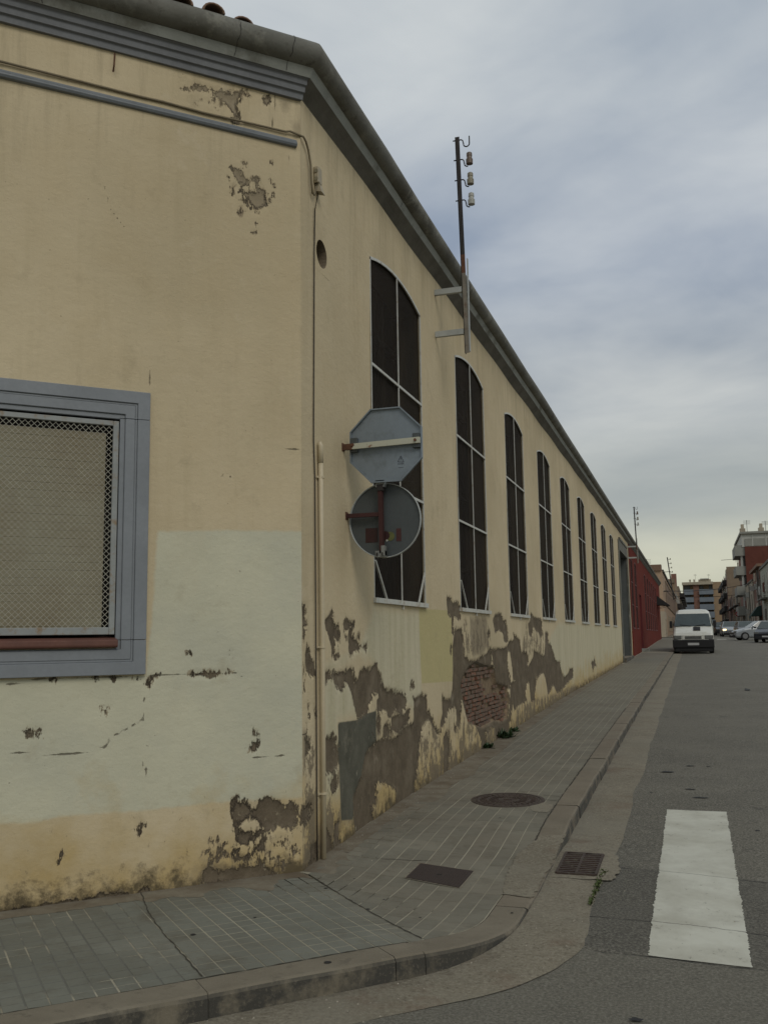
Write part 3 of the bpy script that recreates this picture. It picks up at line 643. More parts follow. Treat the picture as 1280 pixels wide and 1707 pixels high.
stain = np.maximum.reduce([poly_val(Q2, ch(cp('F', [(940,335),(960,335),(950,370)])))*1.2, poly_val(Q2, ch(cp('F', [(985,410),(1003,410),(1000,450),(988,450)])))*1.2, poly_val(Q2, ch(cp('E', [(400,1640),(480,1600),(520,1560),(640,1640),(900,1650),(1000,1690),(700,1740),(380,1740)]))),
                          poly_val(Q2, ch(cp('F', [(374,235),(386,235),(380,262)])))])
hg = np.clip(Q2[:, 1]+1.575+1, .91, 9)
dep = .012*np.clip((peel-.085)/.03, 0, 1)+.004*np.sin(Q2[:, 0]*2.3+Q2[:, 1]*1.9)
nu, nv = SS.shape; dep = dep.reshape(nu, nv); dep[-1, :] = 0
V = np.stack([CX+(SS-dep)*R2, CY+(SS+dep)*R2, ZC], -1)
sc_, zc2 = (sl[:-1]+sl[1:])/2, (zl2[:-1]+zl2[1:])/2
mask = np.ones((nu-1, nv-1), bool); mask[np.ix_((sc_ > WIN[0]) & (sc_ < WIN[1]), (zc2 > WIN[2]) & (zc2 < WIN[3]))] = False
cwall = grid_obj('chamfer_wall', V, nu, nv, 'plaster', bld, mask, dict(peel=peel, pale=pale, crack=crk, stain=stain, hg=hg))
# return wall of the side street, out of frame
m = MB(); a, b = chp(SX0, 0), chp(SX0-.05, 0); m.hexa([(a[0]-12, a[1], -1.8), (a[0], a[1], -1.8), (a[0], a[1]+.25, -1.8), (a[0]-12, a[1]+.25, -1.8), (a[0]-12, a[1], 4.2), (a[0], a[1], 4.2), (a[0], a[1]+.25, 4.2), (a[0]-12, a[1]+.25, 4.2)])
m.build('side_wall', 'plaster', bld)

# ---- cornice, fascia and concrete eaves gutter swept round the corner
BIS = (math.cos(rad(22.5)), -math.sin(rad(22.5)))
def sweep(name, prof, mat, parent, ychop=None, smooth=False, part='both', wob=0., y1=YEND):
    """prof: list of (out, z); stations along chamfer then street"""
    stn = []
    if part != 'street':
        for s_ in np.linspace(SX0, -.45, 18): stn.append(('c', s_))
    stn.append(('m', 0))
    if part != 'chamfer':
        for y in list(np.arange(CY+.5, 20, 1.1))+list(np.arange(21, y1, 4.))+[y1]: stn.append(('s', y))
    V = np.zeros((len(stn), len(prof), 3)); rr = np.random.default_rng(5)
    for i, (k, q) in enumerate(stn):
        w1, w2 = (rr.normal(0, wob, 2) if wob else (0, 0))
        for j, (o, z) in enumerate(prof):
            if k == 'c': x, y, _ = chp(q, o+w1*(o > .05))
            elif k == 'm': x, y = CX+BIS[0]*o/math.cos(rad(22.5)), CY+BIS[1]*o/math.cos(rad(22.5))
            else: x, y = CX+o+w1*(o > .05), q
            V[i, j] = (x, y, z+w2)
    return grid_obj(name, V, len(stn), len(prof), mat, parent, smooth=smooth)
def arc_pts(c, r, a0, a1, n): return [(c[0]+r*math.cos(rad(a0+(a1-a0)*k/n)), c[1]+r*math.sin(rad(a0+(a1-a0)*k/n))) for k in range(n+1)]
def sharp(p):
    q = []
    for i, v in enumerate(p): q += [v] if i in (0, len(p)-1) else [v, v]
    return q
sweep('cornice_moulding', [(-.02, 4.083), (.026, 4.085), (.030, 4.122), (.033, 4.128), (.048, 4.136), (.052, 4.172), (.055, 4.178), (.068, 4.186), (.074, 4.215), (.078, 4.222), (.095, 4.232)], 'blue_moulding', bld, part='chamfer')
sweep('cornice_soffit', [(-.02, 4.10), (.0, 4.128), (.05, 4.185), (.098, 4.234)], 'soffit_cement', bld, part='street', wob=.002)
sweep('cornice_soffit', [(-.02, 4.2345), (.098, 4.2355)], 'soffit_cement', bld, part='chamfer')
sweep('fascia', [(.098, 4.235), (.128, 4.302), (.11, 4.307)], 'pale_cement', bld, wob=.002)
g = sweep('eaves_gutter', [(.108, 4.304)]+arc_pts((.118, 4.404), .1, -78, 60, 8)+[(.15, 4.505), (.12, 4.50), (.10, 4.44), (.0, 4.43), (-.02, 4.53), (-.2, 4.56)], 'cement_moulding', bld, smooth=True, wob=.003)
gprof = arc_pts((.118, 4.404), .1018, -78, 60, 8)
def ring_crack(kind, q, seed, w=.0022):
    rr = random.Random(seed); m = MB(); vs = []
    off = 0
    for o, z in [(.1, 4.24), (.118, 4.27), (.131, 4.30)]+gprof:
        off += rr.uniform(-.012, .012); ww = w*rr.uniform(.5, 1.3)
        for e in (-ww, ww):
            vs.append(chp(q+off+e, o+.001, z) if kind == 'c' else (CX+o+.001, q+off+e, z))
    m.add(vs, [(2*i, 2*i+1, 2*i+3, 2*i+2) for i in range(len(vs)//2-1)]); m.build('gutter_joint', 'dark_iron', bld, fix=False)
for k, q in enumerate((-.16, -.55, -1.9)): ring_crack('c', q, k)
for k, q in enumerate((8.6, 13.4, 18.7, 26)): ring_crack('s', q, 20+k, .0028)
# roof slopes behind
m = MB(); k = math.cos(rad(22.5)); 
A0 = chp(SX0, -.05, 4.52); A1 = chp(SX0, -5, 5.9); B0 = (CX-.05*.924, CY+.05*.383, 4.52); B1 = (CX-5*BIS[0]/k, CY-5*BIS[1]/k, 5.9); C0 = (CX-.05, YEND, 4.52); C1 = (CX-5, YEND, 5.9)
m.add([A0, B0, B1, A1, C0, C1], [(0, 1, 2, 3), (1, 4, 5, 2)]); m.build('roof', 'terracotta', bld)
tm = MB(); nseg = 8
prof = [(.085*math.cos(math.pi*k/nseg), .075*math.sin(math.pi*k/nseg)) for k in range(nseg+1)]; pi_ = [(.07*math.cos(math.pi*k/nseg), .06*math.sin(math.pi*k/nseg)) for k in range(nseg+1)][::-1]
tm.prism(prof+pi_, lambda u, v: (u, .0, v), lambda u, v: (u*.85, -.42, v*.9+.10))
tile0 = tm.build('roof_tile', 'terracotta'); tile0.parent = bld; bevel(tile0, .004)
for i in range(27):
    o = tile0 if i == 0 else tile0.copy()
    if i: COL.objects.link(o)
    s_ = -.50-.235*i; x, y, _ = chp(s_, .165+random.uniform(-.03, .02))
    o.location = Vector((x, y, 4.475+random.uniform(-.008, .012)))-ORG[bld]
    o.rotation_euler = (random.uniform(-.03, .03), random.uniform(-.05, .05), rad(-135)+random.uniform(-.06, .06))

# ---- blue-grey rail along the chamfer, hook
def chbox(m, s0, s1, o0, o1, z0, z1):
    return m.hexa([chp(s0, o0, z0), chp(s0, o1, z0), chp(s1, o1, z0), chp(s1, o0, z0), chp(s0, o0, z1), chp(s0, o1, z1), chp(s1, o1, z1), chp(s1, o0, z1)])
m = MB(); m.prism([(0, 3.695), (.022, 3.70), (.03, 3.715), (.03, 3.725), (.02, 3.74), (.016, 3.752), (0, 3.755)], lambda u, v: chp(SX0, u, v), lambda u, v: chp(-.035, u, v)); simple('rail_paint', (.145, .16, .172), .45, .15, 5); m.build('wall_rail', 'rail_paint', bld)
m = MB(); q = ch([(191, 92), (189, 120)]); m.tube([chp(q[0][0], .0, q[0][1]), chp(q[0][0], .02, q[0][1]), chp(q[1][0], .03, q[1][1]+.03), chp(q[1][0], .0, q[1][1])], .006, 6); m.build('iron_hook', 'rust_iron', bld)

# ---- tall arched windows
def tall_window(a, b, X, parent, near, fr='frame_pale', wallm='plaster', zs=ZS, bars=(1.42, 2.475), base=0.):
    n = 10; ys = [a+(b-a)*k/n for k in range(n+1)]
    outl = [(a, zs), (b, zs)]+[(y, arch(y, a, b)) for y in ys[::-1]]
    m = MB(); k = len(outl); vs = [(X, *p) for p in outl]+[(X-.34, *p) for p in outl]
    m.add(vs, [(i, (i+1) % k, k+(i+1) % k, k+i) for i in range(k)]); w = m.build('window', wallm, parent, fix=False)
    m = MB(); x0, x1 = X-.006, X+.006; t_ = .017
    m.box(x0, x1, a, a+t_, zs, arch(a, a, b)+.005); m.box(x0, x1, b-t_, b, zs, arch(b, a, b)+.005)
    mid = (a+b)/2; m.box(x0+.004, x1+.001, mid-.008, mid+.008, zs+.02, arch(mid, a, b)-.01)
    for i in range(n):
        p, q = ys[i], ys[i+1]; zp_, zq = arch(p, a, b), arch(q, a, b)
        m.hexa([(x0, p, zp_-.018), (x1, p, zp_-.018), (x1, q, zq-.018), (x0, q, zq-.018), (x0, p, zp_+.008), (x1, p, zp_+.008), (x1, q, zq+.008), (x0, q, zq+.008)])
    for z_ in bars: m.box(x0+.002, x1+.002, a+t_, b-t_, z_-.0125, z_+.0125)
    m.build('screen_frame', fr, w)
    m = MB(); m.box(X-.02, X+.03, a-.02, b+.02, zs-.022, zs+.022); m.box(X+.0, X+.02, mid-.01, mid+.01, zs-.06, zs-.022); m.build('bottom_rail', fr, w)
    if near:
        for p, q in (((a+.035, .69), (a+.35, .365)), ((b-.03, .68), (b-.27, .365))):
            m = MB(); m.bar((X+.006, *p), (X+.006, *q), .016, .016, (1, 0, 0)); m.build('brace', fr, w)
    m = MB(); m.add([(X-.022, *p) for p in outl], [tuple(range(k))]); m.build('mesh_screen', 'dark_mesh', w, fix=False)
    m = MB(); m.add([(X-.30, *p) for p in outl], [tuple(range(k))]); m.build('glass', 'window_glass', w, fix=False)
    if near:
        m = MB(); xa, xb = X-.295, X-.24
        for f_ in (0, .33, .5, .67, 1): y = a+(b-a)*f_; m.box(xa, xb, max(a, y-.025), min(b, y+.025), zs, ZSP)
        for z_ in (zs+.03, .9, 1.9, 3.02): m.box(xa, xb-.004, a, b, z_-.025, z_+.025)
        for i in range(13): m.box(xb-.01, xb+.01, a+.25, a+.62, .42+i*.035, .432+i*.035)
        m.build('inner_sash', 'inner_frame', w)
    return w
for i, (a, b) in enumerate(wins): tall_window(a, b, CX, bld, i < 6)

# ---- gateway at the far end
ga, gb, gt = GATE
m = MB(); m.add([(CX, ga, -1.2), (CX-.5, ga, -1.2), (CX-.5, ga, gt), (CX, ga, gt), (CX, gb, -1.2), (CX-.5, gb, -1.2), (CX-.5, gb, gt), (CX, gb, gt)], [(0, 1, 2, 3), (5, 4, 7, 6), (3, 2, 6, 7), (1, 5, 6, 2)])
gw = m.build('gateway', 'gate_grey', bld, fix=False)
m = MB(); m.box(CX-.46, CX-.40, ga, gb, -1.1, gt); 
for y in np.arange(ga+.4, gb, .5): m.box(CX-.40, CX-.38, y-.02, y+.02, -1.0, gt)
m.build('metal_gate', 'gate_grey', gw)
m = MB(); m.box(CX-.01, CX+.045, ga-.3, ga+.02, -1.0, gt+.4); m.box(CX-.01, CX+.045, gb-.02, gb+.35, -1.0+.12, gt+.4); m.box(CX-.01, CX+.0449, ga, gb, gt, gt+.4); m.box(CX-.01, CX+.07, ga+.1, gb-.1, gt+.401, gt+.5)
m.build('gate_surround', 'cement_moulding', gw)
m = MB(); m.box(CX-.4, CX+.12, ga-.1, gb+.3, -1.1, -.86); m.build('threshold', 'kerb_stone', gw)

# ---- barred window in the chamfer wall
s0, s1, z0, z1 = WIN
m = MB(); v = []
for o in (0, -.26): v += [chp(s0, o, z0), chp(s1, o, z0), chp(s1, o, z1), chp(s0, o, z1)]
m.add(v, [(0, 1, 5, 4), (1, 2, 6, 5), (2, 3, 7, 6), (3, 0, 4, 7), (4, 5, 6, 7)]); bw = m.build('barred_window', 'void_dark', bld, fix=False)
OS0, OS1, OZ0, OZ1 = -3.03, -1.105, -.203, 1.671
rings = [(0, .082, .034), (.082, .098, .024), (.098, .162, .027), (.162, .195, .015)]
def surround(part, name):
    m = MB()
    for a, b, o in rings:
        if part == 'top':
            m.prism([(OS0+a, OZ1-a), (OS1-a, OZ1-a), (OS1-a, 1.482), (OS1-b, 1.482), (OS1-b, OZ1-b), (OS0+b, OZ1-b), (OS0+b, 1.482), (OS0+a, 1.482)], lambda u, v, o=o: chp(u, -.01, v), lambda u, v, o=o: chp(u, o, v))
        elif part == 'bottom':
            bz = min(b, .17)
            m.prism([(OS0+a, OZ0+a), (OS1-a, OZ0+a), (OS1-a, .018), (OS1-b, .018), (OS1-b, OZ0+bz), (OS0+b, OZ0+bz), (OS0+b, .018), (OS0+a, .018)], lambda u, v, o=o: chp(u, -.01, v), lambda u, v, o=o: chp(u, o, v))
        else:
            q = (OS0+a, OS0+b) if part == 'left' else (OS1-b, OS1-a); chbox(m, q[0], q[1], -.01, o+.0015, .0205, 1.4795)
    o = m.build(name, 'blue_grey_paint', bw); return bevel(o, .003)
surround('top', 'lintel'); surround('left', 'jamb'); surround('right', 'jamb'); surround('bottom', 'apron')
m = MB(); m.prism([(-.2, .0), (.05, -.028), (.058, -.015), (.055, .02), (.0, .035), (-.2, .045)], lambda u, v: chp(s0+.02, u, v), lambda u, v: chp(s1-.002+.012, u, v)); o = m.build('sill', 'sill_red', bw); bevel(o, .006, 2)
m = MB(); fo0, fo1 = -.012, .012
chbox(m, s0+.005, s0+.045, fo0, fo1, .055, 1.462); chbox(m, s1-.042, s1-.005, fo0, fo1, .055, 1.462)
chbox(m, s0+.045, s1-.042, fo0, fo1-.001, 1.428, 1.462); chbox(m, s0+.045, s1-.042, fo0, fo1-.001, .055, .102)
o = m.build('grille_frame', 'grille_paint', bw); bevel(o, .003)
m = MB(); ms0, ms1, mz0, mz1 = s0+.045, s1-.042, .102, 1.428; stp = .0375
c_ = ms0-(mz1-mz0)
while c_ < ms1:                          # wires at +-45 degrees, clipped to the frame
    for sg in (1, -1):
        a0, a1 = max(c_, ms0), min(c_+(mz1-mz0), ms1)
        if a1-a0 > .01:
            za, zb = mz0+(a0-c_), mz0+(a1-c_)
            if sg < 0: za, zb = mz0+mz1-za, mz0+mz1-zb
            m.bar(chp(a0, -.002+.002*sg, za), chp(a1, -.002+.002*sg, zb), .003, .0026, (.7071, -.7071, 0))
    c_ += stp
tag(m.build('wire_mesh', 'wire', bw), kind='stuff')
m = MB(); chbox(m, 0, 1, 0, .012, -.026, .026)
slm = MB(); chbox(slm, s0+.03, s1-.078, -.050, -.040, 0, .0505); sl0 = slm.build('shutter_slat', 'shutter_slat', bw); bevel(sl0, .0022)
zz = .06; i = 0
while zz < 1.36:
    o = sl0 if i == 0 else sl0.copy()
    if i: COL.objects.link(o)
    o.location = (0, 0, zz); zz += .051; i += 1

# ---- conduit, cable and junction box
def on_s(pts, o): return [on_street(x, y, o) for x, y in pts]
cp_ = thing('conduit_pipe', (CX+.03, 6.64, -1.55), 'cream plastic pipe rising up the street wall beside the corner', 'pipe')
zb = zp(CX, 6.65)
m = MB(); m.tube([(CX+.028, 6.635, zb), (CX+.028, 6.632, -.4), (CX+.027, 6.628, .6), (CX+.026, 6.622, 1.42)], .0185, 12); m.build('pipe', 'pipe_cream', cp_, True)
m = MB(); m.tube([(CX+.026, 6.621, 1.33), (CX+.026, 6.62, 1.46), (CX+.024, 6.61, 1.49)], [.021, .021, .012], 12); m.build('end_cap', 'pipe_cream', cp_, True)
for z_ in (1.22, -.05, -1.1):
    m = MB(); m.cyl((CX+.027, 6.63, z_), (0, 0, 1), .0245, .016, 12); m.box(CX, CX+.014, 6.58, 6.68, z_-.008, z_+.008); m.build('pipe_clip', 'pipe_cream', cp_)
q = ch([(0, 104), (120, 134), (230, 162), (270, 171), (340, 190), (420, 208), (475, 221)])
pts = [chp(-6.5, .015, q[0][1])]+[chp(a, .015, b) for a, b in q]+[chp(-.09, .018, on_chamfer(492, 223)[1]), (CX+.022, CY+.012, on_chamfer(502, 228)[1])]+on_s([(510, 236), (514, 250), (518, 275), (519, 300), (521, 322), (524, 325), (527, 312), (528, 305)], .02)
cb = MB().tube(pts, .0085, 8).build('cable', 'cable_tan', None, True); tag(cb, 'thick tan cable running under the grey cornice and bending down beside the corner', 'cable')
pts = on_s([(532, 308), (529, 330), (525, 350), (524, 420), (523.5, 560), (523, 700), (523, 735)], .012)+[(CX+.01, 6.575, z_) for z_ in (1.2, .6, 0, -.6, -1.1)]+[(CX+.01, 6.58, zb+.01)]
pts = [tuple(p) for p in pts]
for i in range(7, len(pts)): pts[i] = (pts[i][0], 6.545+.01*(i-7)/5, pts[i][2])
cb2 = MB().tube(pts, .0055, 6).build('cable', 'cable_dark', None, True); tag(cb2, 'thin dark cable dropping straight from the small junction box to the pavement', 'cable')
jb = thing('junction_box', (CX, 6.6, 3.58), 'small cream junction box with slanted hood fixed high beside the corner', 'junction box')
b0 = on_street(523, 283, .04); 
m = MB(); m.box(CX, CX+.04, 6.575, 6.655, 3.555, 3.69); bevel(m.build('box_body', 'box_cream', jb), .006)
m = MB(); m.hexa([(CX, 6.60, 3.50), (CX+.055, 6.60, 3.485), (CX+.055, 6.68, 3.485), (CX, 6.68, 3.50), (CX, 6.60, 3.555), (CX+.036, 6.60, 3.555), (CX+.036, 6.655, 3.555), (CX, 6.655, 3.555)]); m.build('hood', 'box_cream', jb)
for z_ in (3.585, 3.65):
    m = MB(); m.cyl((CX+.021, 6.573, z_), (0, 1, 0), .016, .008, 14); m.build('cable_gland', 'porcelain_olive', jb)

# ---- traffic signs seen from behind
SY = 7.22
sg = thing('stop_sign', (CX, SY, 1.555), 'octagonal road sign seen from its bare grey back, on a rusty white bar', 'sign')
cxo, czo, rf = -2.283, 1.555, .305
octp = [(cxo+rf/math.cos(rad(22.5))*math.cos(rad(22.5+45*k)), czo+.012*(1)-.012+rf*1.0/math.cos(rad(22.5))*math.sin(rad(22.5+45*k))) for k in range(8)]
m = MB(); m.prism(octp, lambda u, v: (u, SY, v), lambda u, v: (u, SY+.003, v)); m.build('plate', 'sign_grey', sg)
m = MB(); n = 8; ins = [(cxo+(p[0]-cxo)*.965, czo+(p[1]-czo)*.965) for p in octp]
vs = [(p[0], SY-.022, p[1]) for p in octp]+[(p[0], SY-.022, p[1]) for p in ins]+[(p[0], SY+.004, p[1]) for p in octp]+[(p[0], SY-.001, p[1]) for p in ins]
m.add(vs, [(k, (k+1) % n, n+(k+1) % n, n+k) for k in range(n)]+[(k, (k+1) % n, 2*n+(k+1) % n, 2*n+k) for k in range(n)]+[(n+k, n+(k+1) % n, 3*n+(k+1) % n, 3*n+k) for k in range(n)]); m.build('folded_rim', 'sign_grey', sg)
m = MB(); m.hexa([(CX, SY-.056, czo-.024), (cxo+rf-.01, SY-.056, czo-.012), (cxo+rf-.01, SY-.03, czo-.012), (CX, SY-.03, czo-.024), (CX, SY-.056, czo+.02), (cxo+rf-.01, SY-.056, czo+.036), (cxo+rf-.01, SY-.03, czo+.036), (CX, SY-.03, czo+.02)])
m.build('bracket_bar', 'rusty_white_bar', sg)
m = MB(); m.hexa([(CX-.0, SY-.058, czo-.025), (CX+.085, SY-.0578, czo-.025), (CX+.085, SY-.0285, czo-.025), (CX, SY-.0285, czo-.025), (CX-.0, SY-.058, czo+.022), (CX+.085, SY-.0578, czo+.024), (CX+.085, SY-.0285, czo+.024), (CX, SY-.0285, czo+.022)]); m.build('rusty_bar_end', 'rust_iron', sg)
m = MB(); m.box(CX, CX+.008, SY-.075, SY-.015, czo-.034, czo+.032); m.build('wall_plate', 'rust_iron', sg)
for x in (cxo-rf+.04, cxo+rf-.045):
    m = MB(); m.box(x-.03, x+.03, SY-.034, SY-.002, czo+.015, czo+.075); m.box(x-.03, x+.03, SY-.0345, SY-.002, czo-.045, czo-.01); bevel(m.build('clamp', 'sign_grey_dark', sg), .004)
    m = MB(); m.cyl((x, SY-.06, czo+.012), (0, 1, 0), .012, .016, 6); m.build('bolt', 'rust_iron', sg)
# small printed triangle and lettering on the back
def px_at(x, y, Y): d = ray(x, y); p = d*Y/d[1]; return p[0], p[2]
m = MB(); yk = SY-.0012
A_, B_, C_ = px_at(668, 760, SY), px_at(663, 770, SY), px_at(673, 770, SY)
for p, q in ((A_, B_), (B_, C_), (C_, A_)): m.bar((p[0], yk, p[1]), (q[0], yk, q[1]), .0035, .002, (0, 1, 0))
x_, z_ = px_at(668, 765.5, SY); m.box(x_-.0022, x_+.0022, yk-.001, yk+.001, z_-.001, z_+.014); m.box(x_-.0022, x_+.0022, yk-.001, yk+.001, z_-.009, z_-.004)
m.build('printed_triangle', 'ink', sg)
def text(s_, size, loc, rot, mat, parent, name='lettering'):
    cu = bpy.data.curves.new(name, 'FONT'); cu.body = s_; cu.size = size; cu.align_x = 'CENTER'; cu.align_y = 'CENTER'; cu.extrude = .0006
    o = bpy.data.objects.new(name, cu); COL.objects.link(o); dg = bpy.context.evaluated_depsgraph_get(); me = bpy.data.meshes.new_from_object(o.evaluated_get(dg)); bpy.data.objects.remove(o)
    me.materials.clear(); me.materials.append(MATS[mat]); o = bpy.data.objects.new(name, me); COL.objects.link(o)
    o.parent = parent; o.location = Vector(loc)-ORG[parent]; o.rotation_euler = rot; return o
x_, z_ = px_at(668, 773.2, SY); text('ACYSA', .017, (x_, SY-.0013, z_), (rad(90), 0, 0), 'ink', sg)
x_, z_ = px_at(668, 779.3, SY); m = MB(); m.box(x_-.022, x_+.022, SY-.0018, SY-.0005, z_-.0012, z_+.0012); m.build('printed_line', 'ink', sg)

rs = thing('round_sign', (CX, 7.3, .955), 'round sign seen from its dark grey back, hung below the octagonal one', 'sign')
RY, cxr, czr, rr_ = 7.30, -2.325, .952, .303
m = MB(); m.cyl((cxr, RY, czr), (0, 1, 0), rr_, .003, 64); m.build('plate', 'sign_grey_dark', rs)
m = MB(); n = 64; vs = []
for r_, y in ((rr_, RY+.004), (rr_, RY-.022), (rr_-.007, RY-.022), (rr_-.007, RY-.001)): vs += [(cxr+r_*math.cos(2*math.pi*k/n), y, czr+r_*math.sin(2*math.pi*k/n)) for k in range(n)]
m.add(vs, [(j*n+k, j*n+(k+1) % n, (j+1)*n+(k+1) % n, (j+1)*n+k) for j in range(3) for k in range(n)]); m.build('folded_rim', 'frame_grey', rs, True)
m = MB(); m.hexa([(cxr-.03, RY-.075, czr-.27), (cxr+.0, RY-.075, czr-.27), (cxr+.0, RY-.03, czr-.27), (cxr-.03, RY-.03, czr-.27), (cxr-.037, RY-.075, czr+.27), (cxr-.003, RY-.075, czr+.27), (cxr-.003, RY-.03, czr+.27), (cxr-.037, RY-.03, czr+.27)])
m.build('upright_bar', 'maroon_iron', rs)
m = MB(); m.box(CX, cxr-.035, RY-.07, RY-.04, czr+.03, czr+.062); m.build('bracket_arm', 'maroon_iron', rs)
m = MB(); m.box(CX, CX+.008, RY-.085, RY-.025, czr+.015, czr+.078); m.build('wall_plate', 'rust_iron', rs)
m = MB(); m.box(cxr-.055, cxr+.02, RY-.08, RY-.025, czr+.265, czr+.32); m.build('upper_clamp', 'bare_steel', rs)
m = MB(); m.box(cxr-.043, cxr+.008, RY-.0835, RY-.022, czr+.235, czr+.285); m.build('clamp_slot', 'dark_iron', rs)
m = MB(); m.box(cxr-.012, cxr+.018, RY-.085, RY-.03, czr-.29, czr-.21); m.build('steel_tail', 'bare_steel', rs)
m = MB(); m.box(cxr-.065, cxr+.018, RY-.075, RY-.028, czr-.30, czr-.25); m.build('lower_clamp', 'bare_steel', rs)
for dx_ in (-.048, -.002):
    m = MB(); m.box(cxr+dx_-.005, cxr+dx_+.005, RY-.0875, RY-.07, czr-.29, czr-.265); m.build('slot', 'dark_iron', rs)
def stick(x0, y0, x1, y1, mat, name):
    a, b = px_at(x0, y0, RY), px_at(x1, y1, RY); m = MB(); m.box(a[0], b[0], RY-.0045, RY-.001, b[1], a[1]); m.build(name, mat, rs)
stick(609.5, 881, 630, 904, 'sticker_red', 'square_sticker'); stick(660.5, 881, 669, 902, 'sticker_red_light', 'narrow_sticker'); stick(633, 886, 635.5, 903, 'ink', 'thin_mark')
for x, y, mt, nm, yo in ((642.5, 893, 'sticker_red', 'round_sticker', .006), (650.5, 894, 'sticker_yellow', 'round_sticker', .004)):
    a = px_at(x, y, RY); m = MB(); m.cyl((a[0], RY-yo, a[1]), (0, 1, 0), .037, .003, 24); m.build(nm, mt, rs)
a = px_at(645, 901, RY-.08); m = MB(); m.cyl((a[0], RY-.08, a[1]), (0, 1, 0), .008, .012, 8); m.build('bolt', 'frame_white', rs)

# ---- insulator poles bracketed to the walls
def ins_pole(name, X, Y, ztop, zbot, zarm, xo, label, lean=(.0, .0), col=('porcelain_brown', 'porcelain_olive', 'porcelain_pale'), gap=.25, first=.25, rust=4.25, nins=3):
    t = thing(name, (X, Y, zarm[0]), label, 'utility pole', 'iron insulator poles bracketed to the walls')
    x0 = X+xo
    def xa(z): return x0+lean[0]*(z-zbot)/(ztop-zbot)
    def leg(z0, z1, mt, nm, w=.052, dy=0.):
        m = MB(); a, b = xa(z0), xa(z1)
        for (u0, u1, v0, v1) in ((0, w, 0, .007), (0, .007, 0, w)):
            m.hexa([(a+u0, Y+v0+dy, z0), (a+u1, Y+v0+dy, z0), (a+u1, Y+v1+dy, z0), (a+u0, Y+v1+dy, z0), (b+u0, Y+v0+dy, z1), (b+u1, Y+v0+dy, z1), (b+u1, Y+v1+dy, z1), (b+u0, Y+v1+dy, z1)])
        return m.build(nm, mt, t)
    leg(rust+.12, ztop, 'dark_iron', 'upper_post'); leg(rust-.10, rust+.12, 'rust_iron', 'rusted_section'); leg(zbot, rust-.10, 'post_grey', 'lower_post')
    m = MB(); m.box(xa(3.6)+.054, xa(3.6)+.066, Y+.01, Y+.045, zbot+.02, zbot+1.12); m.build('backing_strip', 'frame_grey', t)
    for z_ in zarm:
        m = MB(); m.box(X, xa(z_)+.05, Y+.008, Y+.014, z_-.032, z_+.032); m.box(X, xa(z_)+.05, Y+.0141, Y+.052, z_-.032, z_-.026); m.build('wall_arm', 'frame_grey', t)
    def hook(z_, up):
        x = xa(z_); pts = []
        pts += [(x-.03, Y+.025, z_), (x+.07, Y+.025, z_), (x+.085, Y+.025, z_-.012), (x+.095, Y+.025, z_-.05)]
        for a in range(180, 361 if up else 300, 20): pts.append((x+.13+.035*math.cos(rad(a)), Y+.025, z_-.06+.035*math.sin(rad(a))))
        if up: pts += [(x+.165, Y+.025, z_+.03)]
        m = MB(); m.tube(pts, .0075, 8); return m.build('hook', 'dark_iron', t, True)
    hook(ztop-.03, True)
    for i in range(nins):
        z_ = ztop-.03-first-gap*i; hook(z_, False); x = xa(z_)+.155
        m = MB(); m.lathe((x, Y+.025, z_-.07), [(.012, 0), (.040, .0), (.041, .055), (.032, .065), (.030, .09), (.034, .095), (.033, .13), (.026, .138), (.0, .139)], 14)
        m.build('insulator', col[i % 3], t, False)
    return t
ins_pole('insulator_pole', CX, 10.27, 5.815, 3.203, (3.965, 3.464), .345, 'rusty iron post with hook and three insulators bracketed beside the second arched window', (-.052, 0), gap=.25, first=.245)
ins_pole('insulator_pole', CX, 44.0, 5.75, 3.2, (3.96, 3.46), .40, 'distant iron insulator post standing where the cream wall meets the red wall', (-.05, 0), rust=3.9)

# ================================================================== GROUND
def axis(a, b, near, far, lo, hi):
    q = [v for v in np.arange(a, b+1e-6, far) if v < lo-far*.3 or v > hi+far*.3]+list(np.arange(lo, hi+1e-6, near)); return np.array(sorted(q))
xs = np.array(sorted(set(list(np.arange(-400, -12, 40.))+list(np.arange(-12, 12.1, 2.))+list(np.arange(20, 401, 40.))))); ys = np.array(list(np.arange(-60, 400, 6.))+list(np.arange(400, 1500, 60.)))
XX, YY_ = np.meshgrid(xs, ys, indexing='ij'); V = np.stack([XX, YY_, gz(YY_)-.2], -1)
g = grid_obj('ground', V, len(xs), len(ys), 'far_ground'); tag(g, kind='structure')
xs = axis(-30, 30, .09, 1.0, -5, 3.); ys = np.array(sorted([v for v in np.arange(-40, 1.6, 1.5)]+list(np.arange(2.2, 12, .09))+list(np.arange(12.1, 30, .6))+list(np.arange(30.5, 360, 3.))))
XX, YY_ = np.meshgrid(xs, ys, indexing='ij'); 
V = np.stack([XX, YY_, zr(XX, YY_)+.004*np.sin(XX*2.3)*np.sin(YY_*1.7)], -1)
g = grid_obj('road', V, len(xs), len(ys), 'asphalt'); tag(g, kind='structure')

